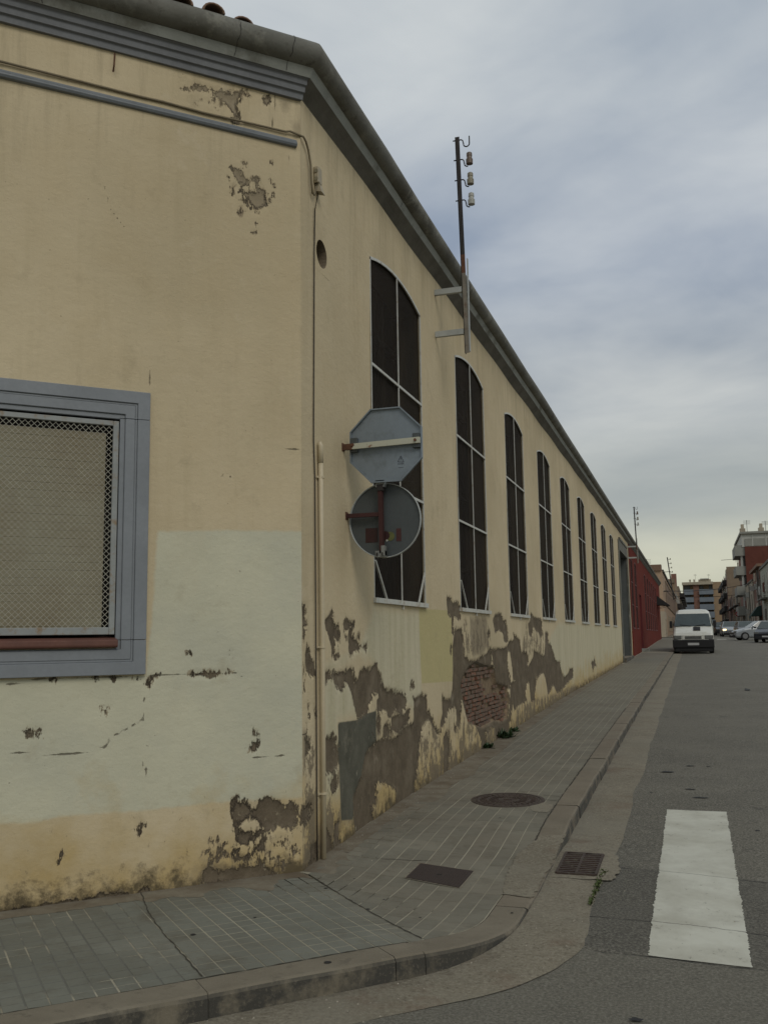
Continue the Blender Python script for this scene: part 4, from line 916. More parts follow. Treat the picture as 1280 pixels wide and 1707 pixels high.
# kerb line (outer edge) as a path: chamfer side, rounded corner, street side
KO = 1.903                                        # out distance of kerb edge on the chamfer
KX = -1.04
def kerb_path():
    pts = []; vx = KX; vy = CY-(KO/R2-(KX-CX))    # vertex of the two outer lines
    rad_ = 1.3; tl = rad_*math.tan(rad(22.5))
    P1 = (vx-tl*R2, vy-tl*R2)
    s1_ = ((P1[0]-CX)+(P1[1]-CY))*R2
    for s_ in np.arange(SX0, s1_-.05, .12): q = chp(s_, KO); pts.append((q[0], q[1], R2, -R2))
    cx_, cy_ = vx-rad_, vy+tl
    for a in np.linspace(-45, 0, 16): pts.append((cx_+rad_*math.cos(rad(a)), cy_+rad_*math.sin(rad(a)), math.cos(rad(a)), math.sin(rad(a))))
    y = cy_+.12
    while y < 84.6: pts.append((KX, y, 1, 0)); y += .12 if y < 14 else (.5 if y < 30 else 2)
    pts.append((KX, 84.6, 1, 0)); return np.array(pts)
KP = kerb_path(); KL = np.concatenate([[0], np.cumsum(np.hypot(*np.diff(KP[:, :2], axis=0).T))])
KW = .205
kerb = bpy.data.objects.new('kerb', None); COL.objects.link(kerb); tag(kerb, kind='structure'); ORG[kerb] = Vector((0, 0, 0))
def kp(l): return np.array([np.interp(l, KL, KP[:, k]) for k in range(4)])
JN = sorted(float(KL[np.argmin(np.hypot(KP[:, 0]-a, KP[:, 1]-b))]) for a, b in ((-2.24, 4.09), (-1.56, 4.78), (-1.40, 4.95), (KX, 6.05), (KX, 7.25), (KX, 8.33), (KX, 8.78), (KX, 9.74), (KX, 11.6), (KX, 13.4)))
L = 0.; kr = random.Random(11); ends = []
yj = {}
while L < KL[-1]-.3:
    ln = kr.uniform(.85, 1.1); 
    if kp(L)[1] > 40: ln = 3.
    L2 = min(KL[-1], L+ln)
    nj = [q for q in JN if q > L+.05]
    if nj and nj[0] < L+ln+.45: L2 = nj[0]
    nseg = max(2, int((L2-L)/.12)); m = MB(); gp = .0025; dz = kr.uniform(-.004, .004); dof = kr.uniform(-.006, .006)
    secs = []
    for k in range(nseg+1):
        l = L+gp+(L2-L-2*gp)*k/nseg; x, y, nx, ny = kp(l); xt, yt = x-nx*KW, y-ny*KW
        zt = float(zp(x, y))+dz; zb_ = float(zr(x, y))-.06; jit = .003*math.sin(l*9)+dof
        b_ = .022
        secs.append([(x+nx*(jit+.006), y+ny*(jit+.006), zb_), (x+nx*jit, y+ny*jit, max(zb_+.01, zt-b_)), (x+nx*(jit-.007), y+ny*(jit-.007), zt-.007), (x+nx*(jit-b_), y+ny*(jit-b_), zt), (xt+nx*.006, yt+ny*.006, zt), (xt+nx*.001, yt+ny*.001, zt-.006), (xt, yt, zb_)])
    vs = [p for s_ in secs for p in s_]; n = 7; fs = []
    for k in range(nseg):
        for j in range(n-1): fs.append((k*n+j, (k+1)*n+j, (k+1)*n+j+1, k*n+j+1))
    fs += [tuple(range(n)), tuple((nseg)*n+j for j in range(n))[::-1]]
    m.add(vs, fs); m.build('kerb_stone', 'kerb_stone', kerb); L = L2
# concrete gutter strip outside the kerb
ll = [l for l in KL if True]; rowsn = 8; V = np.zeros((len(ll), rowsn, 3)); rg = np.random.default_rng(4)
jt = np.convolve(rg.normal(0, 1, len(ll)+8), np.ones(5)/5, 'same')[4:-4]
for i, l in enumerate(ll):
    x, y, nx, ny = kp(l)
    wd = .345 if nx < .72 else .40
    t_ = np.clip((nx-.72)/.27, 0, 1); wd = .345+(.06)*t_
    if y > 5.6 and y < 7.1: wd = .385
    if y > 7.1 and y < 7.35: wd = .44
    for j in range(rowsn):
        o = .0+(wd+jt[i]*.012*(1 if y < 16 else .3))*j/(rowsn-1)
        xx, yy_ = x+nx*o, y+ny*o
        V[i, j] = (xx, yy_, float(zr(xx, yy_))+.010-.010*(j/(rowsn-1))**3+.002)
g = grid_obj('gutter', V, len(ll), rowsn, 'gutter_concrete'); tag(g, kind='structure')
# pavement bed (mortar seen in the joints)
V = np.zeros((len(ll), 12, 3))
for i, l in enumerate(ll):
    x, y, nx, ny = kp(l); xo, yo = x-nx*(KW-.002), y-ny*(KW-.002)
    s_ = ((x-CX)+(y-CY))*R2
    if nx < .708: a = chp(s_, -.03)
    elif nx > .9999: a = (CX-.03, y, 0)
    else: a = (CX-.03*BIS[0], CY-.03*BIS[1], 0)
    for j in range(12):
        f = j/11; xx, yy_ = a[0]+(xo-a[0])*f, a[1]+(yo-a[1])*f
        V[i, j] = (xx, yy_, float(zp(xx, yy_))-.0014)
keep = [i for i in range(len(ll))]
pave = grid_obj('pavement', V, len(ll), 12, 'paving_bed'); tag(pave, kind='structure')
# tiles: 20 cm tiles of four pads
def clip_poly(poly, hp):
    for (nx, ny, c) in hp:          # keep nx*x+ny*y >= c
        out_ = []
        for i, a in enumerate(poly):
            b = poly[(i+1) % len(poly)]; da = nx*a[0]+ny*a[1]-c; db = nx*b[0]+ny*b[1]-c
            if da >= 0: out_.append(a)
            if (da >= 0) != (db >= 0): t_ = da/(da-db); out_.append((a[0]+(b[0]-a[0])*t_, a[1]+(b[1]-a[1])*t_))
        poly = out_
        if len(poly) < 3: return None
    return poly
def area(p): return abs(sum(p[i][0]*p[(i+1) % len(p)][1]-p[(i+1) % len(p)][0]*p[i][1] for i in range(len(p))))/2
# arc half-planes for the rounded kerb corner
arcHP = []
for a in np.linspace(-45, 0, 9):
    vx = KX; vy = CY-(KO/R2-(KX-CX)); rad_ = 1.3; tl = rad_*math.tan(rad(22.5)); cx_, cy_ = vx-rad_, vy+tl; nx, ny = math.cos(rad(a)), math.sin(rad(a)); rI = rad_-KW-.006
    arcHP.append((-nx, -ny, -(nx*cx_+ny*cy_+rI)))
tiles = []                                       # (cx, cy, [pads], angle)
def add_tiles(region, org, ux, uy, nu_, nv_, tw, tl_, gu, gv, g2u, g2v, inner):
    for i in range(*nu_):
        for j in range(*nv_):
            pads = []; ok = True
            for a in (0, 1):
                for b in (0, 1):
                    u0, u1 = i*tw+(gu/2 if a == 0 else tw/2+g2u/2), i*tw+(tw/2-g2u/2 if a == 0 else tw-gu/2)
                    v0, v1 = j*tl_+(gv/2 if b == 0 else tl_/2+g2v/2), j*tl_+(tl_/2-g2v/2 if b == 0 else tl_-gv/2)
                    q = [(org[0]+ux[0]*u+uy[0]*v, org[1]+ux[1]*u+uy[1]*v) for u, v in ((u0, v0), (u1, v0), (u1, v1), (u0, v1))]
                    c_ = clip_poly(q, region)
                    if c_ is not None and area(c_) > .0008: pads.append(c_)
                    if c_ is None or area(c_) < area(q)*.999: ok = False
            if pads:
                cx_ = org[0]+ux[0]*(i+.5)*tw+uy[0]*(j+.5)*tl_; cy_ = org[1]+ux[1]*(i+.5)*tw+uy[1]*(j+.5)*tl_
                tiles.append((cx_, cy_, pads, ok))
# street side: columns run along Y
HPs = arcHP+[(R2, R2, (CX+CY)*R2+.012), (-1, 0, -(KX-KW-.006)), (1, 0, CX+.02), (R2*-1, R2, -( (CX-CY)*R2+KO-KW-.006))]
add_tiles(HPs, (-2.581, 4.9), (1, 0), (0, 1), (0, 7), (0, 45), .2225, .2225, .0085, .0035, .0065, .0025, None)
HPc = [(-R2, -R2, -((CX+CY)*R2-.004)), (-R2, R2, -((CX-CY)*R2+KO-KW-.006)), (R2, -R2, (CX-CY)*R2+.02)]
add_tiles(HPc, chp(-3.98, .10), (R2, R2), (R2, -R2), (-3, 20), (0, 9), .1995, .2, .0095, .0100, .0080, .0085, None)
tiles.sort(key=lambda t: math.hypot(t[0]+0, t[1]-0))
def seen(t):
    v = np.array([t[0], t[1], -1.57]); z = v@CF
    if z < .5: return False
    px, py = 640+FPX*(v@CR)/z, 853.5-FPX*(v@CU)/z
    return -60 < px < 1340 and py < 1800
tiles.sort(key=lambda t: (not seen(t), math.hypot(t[0], t[1])))
tr = random.Random(5)
def pad_mesh(m, pads, dx=0, dy=0, zoff=0., tilt=(0, 0)):
    for p in pads:
        ar = sum(p[i][0]*p[(i+1) % len(p)][1]-p[(i+1) % len(p)][0]*p[i][1] for i in range(len(p)))
        if ar < 0: p = p[::-1]
        n = len(p); cx_ = sum(q[0] for q in p)/n; cy_ = sum(q[1] for q in p)/n; k = .985
        hz = lambda x, y: float(zp(x, y))+zoff+tilt[0]*(x-cx_)+tilt[1]*(y-cy_)
        vs = [(x, y, hz(x, y)-.012) for x, y in p]+[(x, y, hz(x, y)-.0008) for x, y in p]+[(cx_+(x-cx_)*k, cy_+(y-cy_)*k, hz(x, y)) for x, y in p]
        m.add(vs, [(i, (i+1) % n, n+(i+1) % n, n+i) for i in range(n)]+[(n+i, n+(i+1) % n, 2*n+(i+1) % n, 2*n+i) for i in range(n)]+[tuple(2*n+i for i in range(n))])
rest = MB()
for k, (cx_, cy_, pads, ok) in enumerate(tiles):
    zo = tr.uniform(-.0003, .0009); tl2 = (tr.uniform(-.004, .004), tr.uniform(-.004, .004))
    if k < 299:
        m = MB(); pad_mesh(m, pads, zoff=zo, tilt=tl2); m.build('paving_tile', 'paving_tile', pave, fix=False)
    else: pad_mesh(rest, pads, zoff=zo, tilt=tl2)
for j in range(int((84-14.9)/.2225)):           # farther rows, coarser pads
    y0 = 14.9125+j*.2225
    for i in range(6):
        x0 = -2.581+i*.2225
        w_ = (.2225/2, .2225/2)
        for a in (0, 1):
            p = [(x0+a*.11125+.004, y0+.002), (x0+(a+1)*.11125-.004, y0+.002), (x0+(a+1)*.11125-.004, y0+.2205), (x0+a*.11125+.004, y0+.2205)]
            p = [(min(max(u, CX+.03), KX-KW-.006), v) for u, v in p]
            if p[1][0]-p[0][0] < .02: continue
            z0_, z1_ = float(gz(y0)), float(gz(y0+.22)); n = len(rest.v)
            rest.v += [(p[0][0], p[0][1], z0_), (p[1][0], p[1][1], z0_), (p[2][0], p[2][1], z1_), (p[3][0], p[3][1], z1_), (p[0][0], p[0][1], z0_-.01), (p[1][0], p[1][1], z0_-.01), (p[2][0], p[2][1], z1_-.01), (p[3][0], p[3][1], z1_-.01)]
            rest.f += [(n, n+1, n+2, n+3), (n+4, n+5, n+1, n), (n+5, n+6, n+2, n+1), (n+7, n+4, n, n+3)]
tag(rest.build('paving_tiles', 'paving_tile', pave, fix=False), kind='stuff')
# dirt and mortar film along the foot of both walls and smeared cement on the chamfer pavement
def film(name, mat, poly, z0=.0015, n=6, jitter=.012, par=pave, fn=None):
    P = []; rr = random.Random(len(poly)*7+int(abs(poly[0][0])*100))
    for i, a in enumerate(poly):
        b = poly[(i+1) % len(poly)]; d_ = math.hypot(b[0]-a[0], b[1]-a[1]); k = max(1, int(d_/.03))
        for j in range(k):
            f = j/k; jj = jitter if a[2] else 0
            P.append((a[0]+(b[0]-a[0])*f+rr.uniform(-jj, jj), a[1]+(b[1]-a[1])*f+rr.uniform(-jj, jj)))
    bm = bmesh.new(); vs = [bm.verts.new((x, y, 0)) for x, y in P]; bm.faces.new(vs); bmesh.ops.triangulate(bm, faces=bm.faces)
    bmesh.ops.subdivide_edges(bm, edges=[e for e in bm.edges if e.calc_length() > .25], cuts=3)
    for v in bm.verts: v.co.z = (fn or zp)(float(v.co.x), float(v.co.y))+z0
    me = bpy.data.meshes.new(name); bm.to_mesh(me); bm.free(); me.materials.append(MATS[mat]); o = bpy.data.objects.new(name, me); COL.objects.link(o); o.parent = par; ORG[o] = Vector((0, 0, 0))
    for p in me.polygons:
        pass
    return o
pl = [chp(-.02, -.01)[:2]+(0,)]+[chp(s_, -.01)[:2]+(0,) for s_ in (-3, -5.5)]+[chp(s_, d_)[:2]+(1,) for s_, d_ in ((-5.5, .2), (-3.9, .22), (-2.6, .20), (-2.0, .16), (-1.5, .19), (-1.17, .17), (-1.1, .24), (-.95, .20), (-.8, .30), (-.72, .18), (-.6, .16), (-.5, .20), (-.45, .32), (-.36, .38), (-.3, .26), (-.22, .14), (-.1, .14), (-.0, .20))]
film('dirt_film', 'pavement_film', pl)
pl = [(CX-.01, CY, 0)]+[(CX+.03+o, y, 1) for y, o in ((CY+.01, .2), (6.5, .16), (6.62, .22), (6.75, .12), (7.0, .14), (7.3, .22), (7.5, .12), (7.8, .10), (8.1, .2), (8.6, .26), (9.0, .3), (9.6, .22), (10.2, .3), (11, .22), (12, .26), (13, .2), (15, .18), (18, .14), (24, .12), (37, .10))]+[(CX-.01, 37, 0)]
film('dirt_film', 'pavement_film', pl, jitter=.014)
# small edging setts beside the street wall
for y in np.arange(6.55, 8.6, .118):
    for i in (0, 1):
        if tr.random() < .85:
            a, b = CX+.14+i*.115, y+tr.uniform(-.008, .008)
            m = MB(); q = [(a+.005, b), (a+.108, b), (a+.108, b+.104), (a+.005, b+.104)]
            pad_mesh(m, [q], zoff=tr.uniform(.001, .0045)); m.build('edging_sett', 'paving_tile', pave, fix=False)
# expansion cracks in the chamfer pavement: the slab seam at s=-1.17 and the mitre
def crack_strip(pts, w, name='seam', par=pave, mat='cable_dark'):
    P = []; rr = random.Random(int(pts[0][0]*1000)); out_ = []
    for a, b in zip(pts[:-1], pts[1:]):
        k = max(1, int(math.hypot(b[0]-a[0], b[1]-a[1])/.035))
        for j in range(k): f = j/k; P.append((a[0]+(b[0]-a[0])*f+rr.uniform(-.004, .004), a[1]+(b[1]-a[1])*f+rr.uniform(-.004, .004)))
    P.append(pts[-1]); m = MB(); vs = []
    for i, p in enumerate(P):
        q = P[min(i+1, len(P)-1)]; r_ = P[max(i-1, 0)]; dx_, dy_ = q[0]-r_[0], q[1]-r_[1]; l = math.hypot(dx_, dy_)+1e-9; ww = w*rr.uniform(.4, 1.2)
        vs += [(p[0]-dy_/l*ww, p[1]+dx_/l*ww, float(zp(*p))+.0028), (p[0]+dy_/l*ww, p[1]-dx_/l*ww, float(zp(*p))+.0028)]
    m.add(vs, [(2*i, 2*i+2, 2*i+3, 2*i+1) for i in range(len(P)-1)]); return m.build(name, mat, par, fix=False)
simple('joint_dirt', (.045, .040, .028), .95, .3, 20)
crack_strip([chp(-1.10, .0)[:2], chp(-1.16, .4)[:2], chp(-1.19, .9)[:2], chp(-1.2, 1.68)[:2]], .004, mat='joint_dirt')
crack_strip([chp(.004, .22)[:2], chp(.004, .9)[:2], chp(.002, 1.66)[:2]], .006, mat='joint_dirt')
crack_strip([chp(s_, KO-KW)[:2] for s_ in (-4, -3, -2, -1, -.1)], .005, mat='joint_dirt')
crack_strip([(KX-KW+.0, y) for y in (7.4, 8, 9, 10, 12, 14, 18)], .006, mat='joint_dirt')
crack_strip([(CX+.1, 6.85), (CX+.4, 6.80), (CX+.75, 6.9)], .004, mat='joint_dirt')
for y in (8.75, 8.95, 9.15): crack_strip([(-1.42, y+.03), (-1.26, y)], .006, mat='joint_dirt')
# flush lowered concrete between pavement and gutter near the drain
film('cement_patch', 'gutter_concrete', [(-1.25, 6.25, 1), (-1.05, 6.2, 1), (-1.04, 7.75, 1), (-1.22, 7.7, 1), (-1.33, 7.2, 1), (-1.30, 6.7, 1)], z0=.004)
film('cement_patch', 'gutter_concrete', [(-1.42, 8.45, 1), (-1.26, 8.4, 1), (-1.26, 8.75, 1), (-1.40, 8.85, 1), (-1.46, 8.7, 1)], z0=.003)

# painted crossing stripes
def stripe(x0, x1, y0, y1, jag, name='crossing_stripe'):
    P = []; rr = random.Random(int(x0*100)); kx = max(2, int((x1-x0)/.03)); ky = max(2, int((y1-y0)/.014)) if y1-y0 < 8 else 10
    m = MB(); ny_ = ky; vs = []
    L_ = [x0+jag*(rr.gauss(0, .28)+.25*math.sin(j*.23)*math.sin(j*.061+1)) for j in range(ny_+1)]; R_ = [x1+jag*(rr.gauss(0, .28)+.25*math.sin(j*.19+2)*math.sin(j*.047)) for j in range(ny_+1)]
    ns = 6
    for j in range(ny_+1):
        y = y0+(y1-y0)*j/ny_
        for i in range(ns+1):
            x = L_[j]+(R_[j]-L_[j])*i/ns; yy2 = y+(rr.uniform(-jag, jag)*.3 if j in (0, ny_) else 0)
            vs.append((x, yy2, float(zr(x, yy2))+.004*math.sin(x*2.3)*math.sin(yy2*1.7)+.0042))
    m.add(vs, [(j*(ns+1)+i, j*(ns+1)+i+1, (j+1)*(ns+1)+i+1, (j+1)*(ns+1)+i) for j in range(ny_) for i in range(ns)])
    return tag(m.build(name, 'paint_white', fix=False), kind='structure')
stripe(-.322, .190, 5.44, 9.32, .012)
for x0 in (1.75, 3.15, 4.6): stripe(x0, x0+.75, 82.6, 83.8, .01)

# iron covers and the drain
def cover_z(x, y): return float(zp(x, y))
mc = thing('manhole_cover', (-1.70, 8.90, cover_z(-1.7, 8.9)), 'round cast iron manhole cover set in the pavement beside the kerb', 'manhole cover')
slope = math.atan((float(gz(9.2))-float(gz(8.6)))/.6)
cz = cover_z(-1.7, 8.9); m = MB(); m.lathe((-1.70, 8.90, cz), [(.335, -.01), (.335, .004), (.30, .006), (.298, -.01)], 40); fr = m.build('frame', 'iron_cover', mc)
m = MB(); m.lathe((-1.70, 8.90, cz), [(.292, -.01), (.292, .005), (.270, .005), (.262, .002), (.205, .002), (.200, .006), (.185, .006), (.18, .002), (.10, .002), (.095, .006), (.08, .006), (.075, .002), (0, .002)], 40); pl_ = m.build('plate', 'iron_cover', mc)
m = MB()
for k in range(28):
    for r0, r1 in ((.212, .255), (.112, .172)):
        a = 2*math.pi*(k+(.5 if r0 > .2 else 0))/28
        m.bar((-1.70+r0*math.cos(a), 8.9+r0*math.sin(a), cz+.0035), (-1.70+r1*math.cos(a), 8.9+r1*math.sin(a), cz+.0035), .014, .006)
m.box(-1.735, -1.665, 8.885, 8.915, cz+.002, cz+.008); tag(m.build('relief_pattern', 'iron_cover', mc), kind='stuff')
for o in (fr, pl_): pass
for ch_ in mc.children: ch_.rotation_euler = (slope, 0, 0)
def chq(px_, py_, off=0.):
    d_ = ray(px_, py_); t_ = 8.
    for _ in range(60): t_ = .5*t_+.5*(float(zp(d_[0]*t_, d_[1]*t_))+off)/d_[2]
    return (d_[0]*t_, d_[1]*t_)
q4 = [chq(*p) for p in ((676, 1463.5), (765, 1481), (789, 1453), (700.5, 1440))]
sc_ov = thing('utility_cover', (q4[0][0], q4[0][1], cover_z(*q4[0])), 'square dark rusty iron access cover lying in the paving near the corner', 'access cover')
def inset(q, k):
    cx_, cy_ = sum(a for a, b in q)/4, sum(b for a, b in q)/4; return [(cx_+(a-cx_)*k, cy_+(b-cy_)*k) for a, b in q]
m = MB(); o_, i_ = inset(q4, 1.07), inset(q4, 1.0)
m.add([(a, b, cover_z(a, b)+.003) for a, b in o_+i_], [(k, (k+1) % 4, 4+(k+1) % 4, 4+k) for k in range(4)]); m.build('mortar_rim', 'gutter_concrete', sc_ov, fix=False)
m = MB(); m.add([(a, b, cover_z(a, b)-.01) for a, b in inset(q4, .99)]+[(a, b, cover_z(a, b)+.006) for a, b in inset(q4, .985)], [(0, 1, 5, 4), (1, 2, 6, 5), (2, 3, 7, 6), (3, 0, 4, 7), (4, 5, 6, 7)]); m.build('plate', 'iron_cover_red', sc_ov)
m = MB(); q5 = inset(q4, .93)
for i in range(17):
    for j in range(17):
        u, v = (i+.5)/17, (j+.5)/17
        P_ = [(q5[0][k]*(1-u)+q5[1][k]*u)*(1-v)+(q5[3][k]*(1-u)+q5[2][k]*u)*v for k in (0, 1)]; z_ = cover_z(*P_)+.006; h_ = .0055
        m.add([(P_[0]-h_, P_[1], z_), (P_[0], P_[1]-h_, z_), (P_[0]+h_, P_[1], z_), (P_[0], P_[1]+h_, z_), (P_[0], P_[1], z_+.003)], [(0, 1, 4), (1, 2, 4), (2, 3, 4), (3, 0, 4)])
tag(m.build('raised_studs', 'iron_cover_red', sc_ov, fix=False), kind='stuff')
P_ = inset(q4, 0)[0]; m = MB(); m.box(P_[0]-.018, P_[0]+.018, P_[1]-.012, P_[1]+.012, cover_z(*P_)+.004, cover_z(*P_)+.009); m.build('keyhole', 'void_dark', sc_ov)
# storm drain
gx0, gx1, gy0, gy1 = -.985, -.725, 6.86, 7.40
def gzr(x, y): return float(zr(x, y))+.026
dr = thing('storm_drain', (gx0, gy0, gzr(gx0, gy0)), 'rectangular slotted iron drain grating in the gutter at the kerb corner', 'drain grate')
m = MB()
xm = (gx0+gx1)/2; e_ = .012
def gbar(x0, x1, y0, y1, h0=-.03, h1=0.):
    c_ = [(x0, y0), (x1, y0), (x1, y1), (x0, y1)]; m.hexa([(a, b, gzr(a, b)+h0) for a, b in c_]+[(a, b, gzr(a, b)+h1) for a, b in c_])
gbar(gx0-e_, gx0+.006, gy0-.01, gy1+.01); gbar(gx1-.006, gx1+e_, gy0-.01, gy1+.01); gbar(xm-.009, xm+.009, gy0, gy1, h1=.001); gbar(gx0, gx1, gy0-.02, gy0, h1=-.0005); gbar(gx0, gx1, gy1, gy1+.02, h1=-.0005)
m.build('grate_frame', 'iron_cover', dr)
nb_ = 9
for half in (0, 1):
    xa, xb = (gx0+.006, xm-.009) if half == 0 else (xm+.009, gx1-.006)
    for k in range(nb_):
        y_ = gy0+.03+(gy1-gy0-.02)*k/nb_; sk = .05
        m = MB(); c_ = [(xa, y_-sk*.5), (xb, y_+sk*.5), (xb, y_+sk*.5+.024), (xa, y_-sk*.5+.024)]
        m.hexa([(a, b, gzr(a, b)-.025) for a, b in c_]+[(a, b, gzr(a, b)-.002) for a, b in c_]); m.build('grate_bar', 'iron_cover', dr)
m = MB(); m.add([(a, b, gzr(a, b)-.0095) for a, b in ((gx0, gy0), (gx1, gy0), (gx1, gy1), (gx0, gy1))], [(0, 1, 2, 3)]); m.build('drain_pit', 'void_dark', dr, fix=False)
film('cement_collar', 'gutter_concrete', [(gx0-.04, gy0-.10, 1), (gx1+.12, gy0-.09, 1), (gx1+.15, gy0+.15, 1), (gx1+.10, gy1+.06, 1), (gx0-.02, gy1+.07, 1)], z0=0, fn=lambda x, y: gzr(x, y)-.0118)

m = MB()
for px_, py_, r_ in ((322, 1558.5, .016), (543, 1481, .013), (613, 1516, .013), (590, 1465, .008), (833, 1363, .008), (546, 1605, .02), (853, 1522, .009), (425, 1530, .009), (700, 1530, .008), (640, 1500, .008)):
    a_, b2_ = chq(px_, py_); m.add([(a_+r_*math.cos(k*.7)*(1+.2*math.sin(k*2.3)), b2_+r_*math.sin(k*.7), cover_z(a_, b2_)+.0026) for k in range(9)], [tuple(range(9))])
m.build('gum_spot', 'void_dark', pave, fix=False)['kind'] = 'stuff'
# weeds at the foot of the wall
def weed(px, py, r, n, label):
    X_, Y_, Z_ = on_street(px, py); X_ += .05; z = float(zp(X_, Y_)); rr = random.Random(int(px))
    t = thing('weed', (X_, Y_, z), label, 'plant', 'weeds at the foot of the street wall')
    for k in range(3):
        m = MB()
        for _ in range(n//3):
            a = rr.uniform(0, 6.28); e = rr.uniform(.15, 1.3); l = r*rr.uniform(.5, 1.1); d_ = Vector((math.cos(a)*math.cos(e)*.9+.15, math.sin(a)*math.cos(e)*1.3, math.sin(e)*.9))
            b0_ = Vector((X_, Y_, z))+Vector((rr.gauss(0, r*.25), rr.gauss(0, r*.5), 0)); w_ = rr.uniform(.010, .022); sd_ = d_.cross(Vector((0, 0, 1))).normalized()*w_
            b1 = b0_+d_*l*.4; tip = b0_+d_*l+Vector((0, 0, -l*.15))
            m.add([b0_, b1-sd_, tip, b1+sd_], [(0, 1, 2, 3)])
        m.build('leaf_cluster', 'leaf', t, fix=False)
weed(835, 1238, .17, 120, 'largest tuft of green weeds growing from the wall foot below the bare brick patch')
weed(808, 1256, .10, 66, 'small weed tuft nearest the camera at the foot of the peeling wall')
weed(851, 1226, .10, 60, 'slender weed just beyond the largest tuft at the wall foot')
m = MB(); rr = random.Random(9); MA, MB_ = chq(1006, 1474, -.10), chq(983, 1538, -.12)
for _ in range(260):
    a = rr.random(); f_ = a**1.6; x, y = MA[0]+(MB_[0]-MA[0])*f_+rr.gauss(0, .012*(1.2-a)), MA[1]+(MB_[1]-MA[1])*f_+rr.gauss(0, .03*(1.2-a))
    z = float(zr(x, y))+.004; a = rr.uniform(0, 6.28); l = rr.uniform(.008, .02)
    m.add([(x, y, z), (x+l*math.cos(a), y+l*math.sin(a), z+l), (x+l*math.cos(a+1), y+l*math.sin(a+1), z+l*.6)], [(0, 1, 2)])
mt_ = m; m = MB()
for px_, py_, rx_, ry_ in ((1112, 1287, .07, .05), (1150, 1277, .05, .03), (1167, 1330, .07, .035), (1150, 1316, .05, .03), (1180, 1278, .03, .02), (1085, 1322, .02, .02), (1245, 1150, .06, .5), (1262, 1385, .02, .02), (1060, 1700, .03, .02)):
    a_, b2_ = chq(px_, py_, -.115); m.add([(a_+rx_*math.cos(k*.57)*(1+.3*math.sin(k*2.3)), b2_+ry_*math.sin(k*.57)*(1+.3*math.cos(k*1.9)), float(zr(a_, b2_))+.0062) for k in range(11)], [tuple(range(11))])
tag(m.build('tar_mark', 'rubber', bpy.data.objects['road'], fix=False), kind='stuff'); m = mt_
tag(m.build('moss', 'moss', fix=False), 'moss and grass blades in the joint between the drain and the asphalt', 'moss', kind='stuff')
m = MB()
for _ in range(420):
    q = rr.random()
    if q < .45: l = rr.uniform(3, 12); x, y, nx, ny = kp(l); o = rr.uniform(.02, .38); x, y = x+nx*o, y+ny*o; z = float(zr(x, y))+.012
    elif q < .75: x, y = CX+abs(rr.gauss(.05, .09))+.02, rr.uniform(6.4, 12); z = float(zp(x, y))+.003
    else: x, y = rr.uniform(-.6, 2.5), rr.uniform(4, 12); z = float(zr(x, y))+.004
    s_ = rr.uniform(.0015, .005)
    m.add([(x-s_, y-s_, z), (x+s_, y-s_*.7, z), (x+s_*.8, y+s_, z), (x-s_*.7, y+s_, z), (x, y, z+s_*1.3)], [(0, 1, 4), (1, 2, 4), (2, 3, 4), (3, 0, 4)])
tag(m.build('grit', 'pebble', fix=False), 'scattered grit and tiny stones along the gutter and wall foot', 'gravel', kind='stuff')

# ================================================================== RED BUILDING
simple('red_paint', (.135, .022, .013), .95, .2, 1.2, bump=.3, spec=.15, dirt=(.10, .028, .018))
simple('red_door', (.10, .008, .010), .6, .15, 2)
simple('red_frame', (.16, .07, .07), .6, .1, 4)
rb = thing('red_workshop', (CX, 44.4, -.9), 'low red painted workshop with arched windows, continuing the cream building along the pavement', 'building')
RY0, RY1 = 44.4, 84.8
rw = [(45.0+.4, 46.9), (48.4, 50.0)]+[(58.3+3.25*k, 58.3+3.25*k+1.6) for k in range(6)]
RD = (51.9, 54.0, 2.15)
yl = lines(list(np.arange(RY0, RY1+.01, .4)), [RY0, RY1, RD[0], RD[1]]+[q for w in rw for q in w], .05)
zl = lines(list(np.arange(-1.6, 4.5, .3)), [ZS, ZSP, ZKEEP, RD[2], 4.5, -1.6], .05)
YY, ZZ = np.meshgrid(yl, zl, indexing='ij'); Zm = ZZ.copy(); nu, nv = YY.shape; mask = np.ones((nu-1, nv-1), bool); yc = (yl[:-1]+yl[1:])/2; zc = (zl[:-1]+zl[1:])/2
for a, b in rw:
    i = np.where((yl >= a-1e-6) & (yl <= b+1e-6))[0]; ar = arch(yl[i], a, b); j = np.where((zl >= ZSP-1e-6) & (zl <= ZKEEP+1e-6))[0]
    Zm[np.ix_(i, j)] = ar[:, None]+(zl[j][None, :]-ZSP)/(ZKEEP-ZSP)*(ZKEEP-ar[:, None])
    mask[np.ix_((yc > a) & (yc < b), (zc > ZS) & (zc < ZSP))] = False
mask[np.ix_((yc > RD[0]) & (yc < RD[1]), zc < RD[2])] = False
RX = CX+.015
V = np.stack([np.full_like(YY, RX), YY, Zm], -1); grid_obj('street_wall', V, nu, nv, 'red_paint', rb, mask)
m = MB(); m.box(CX-8, RX, RY1-.2, RY1, -1, 4.6); m.box(RX-.02, RX+.03, RY0-.0, RY0+.25, -1.0, .2); m.build('end_wall', 'red_paint', rb)
for a, b in rw: tall_window(a, b, RX, rb, False, fr='red_frame', wallm='red_paint', bars=(1.42, 2.475))
m = MB(); m.box(RX-.2, RX-.15, RD[0], RD[1], -1, RD[2]); d_ = m.build('door', 'red_door', rb)
m = MB(); m.box(RX-.35, RX, RD[0]-.001, RD[0], -1, RD[2]); m.box(RX-.35, RX, RD[1], RD[1]+.001, -1, RD[2]); m.box(RX-.35, RX, RD[0], RD[1], RD[2], RD[2]+.001); m.build('door_reveal', 'red_door', d_)
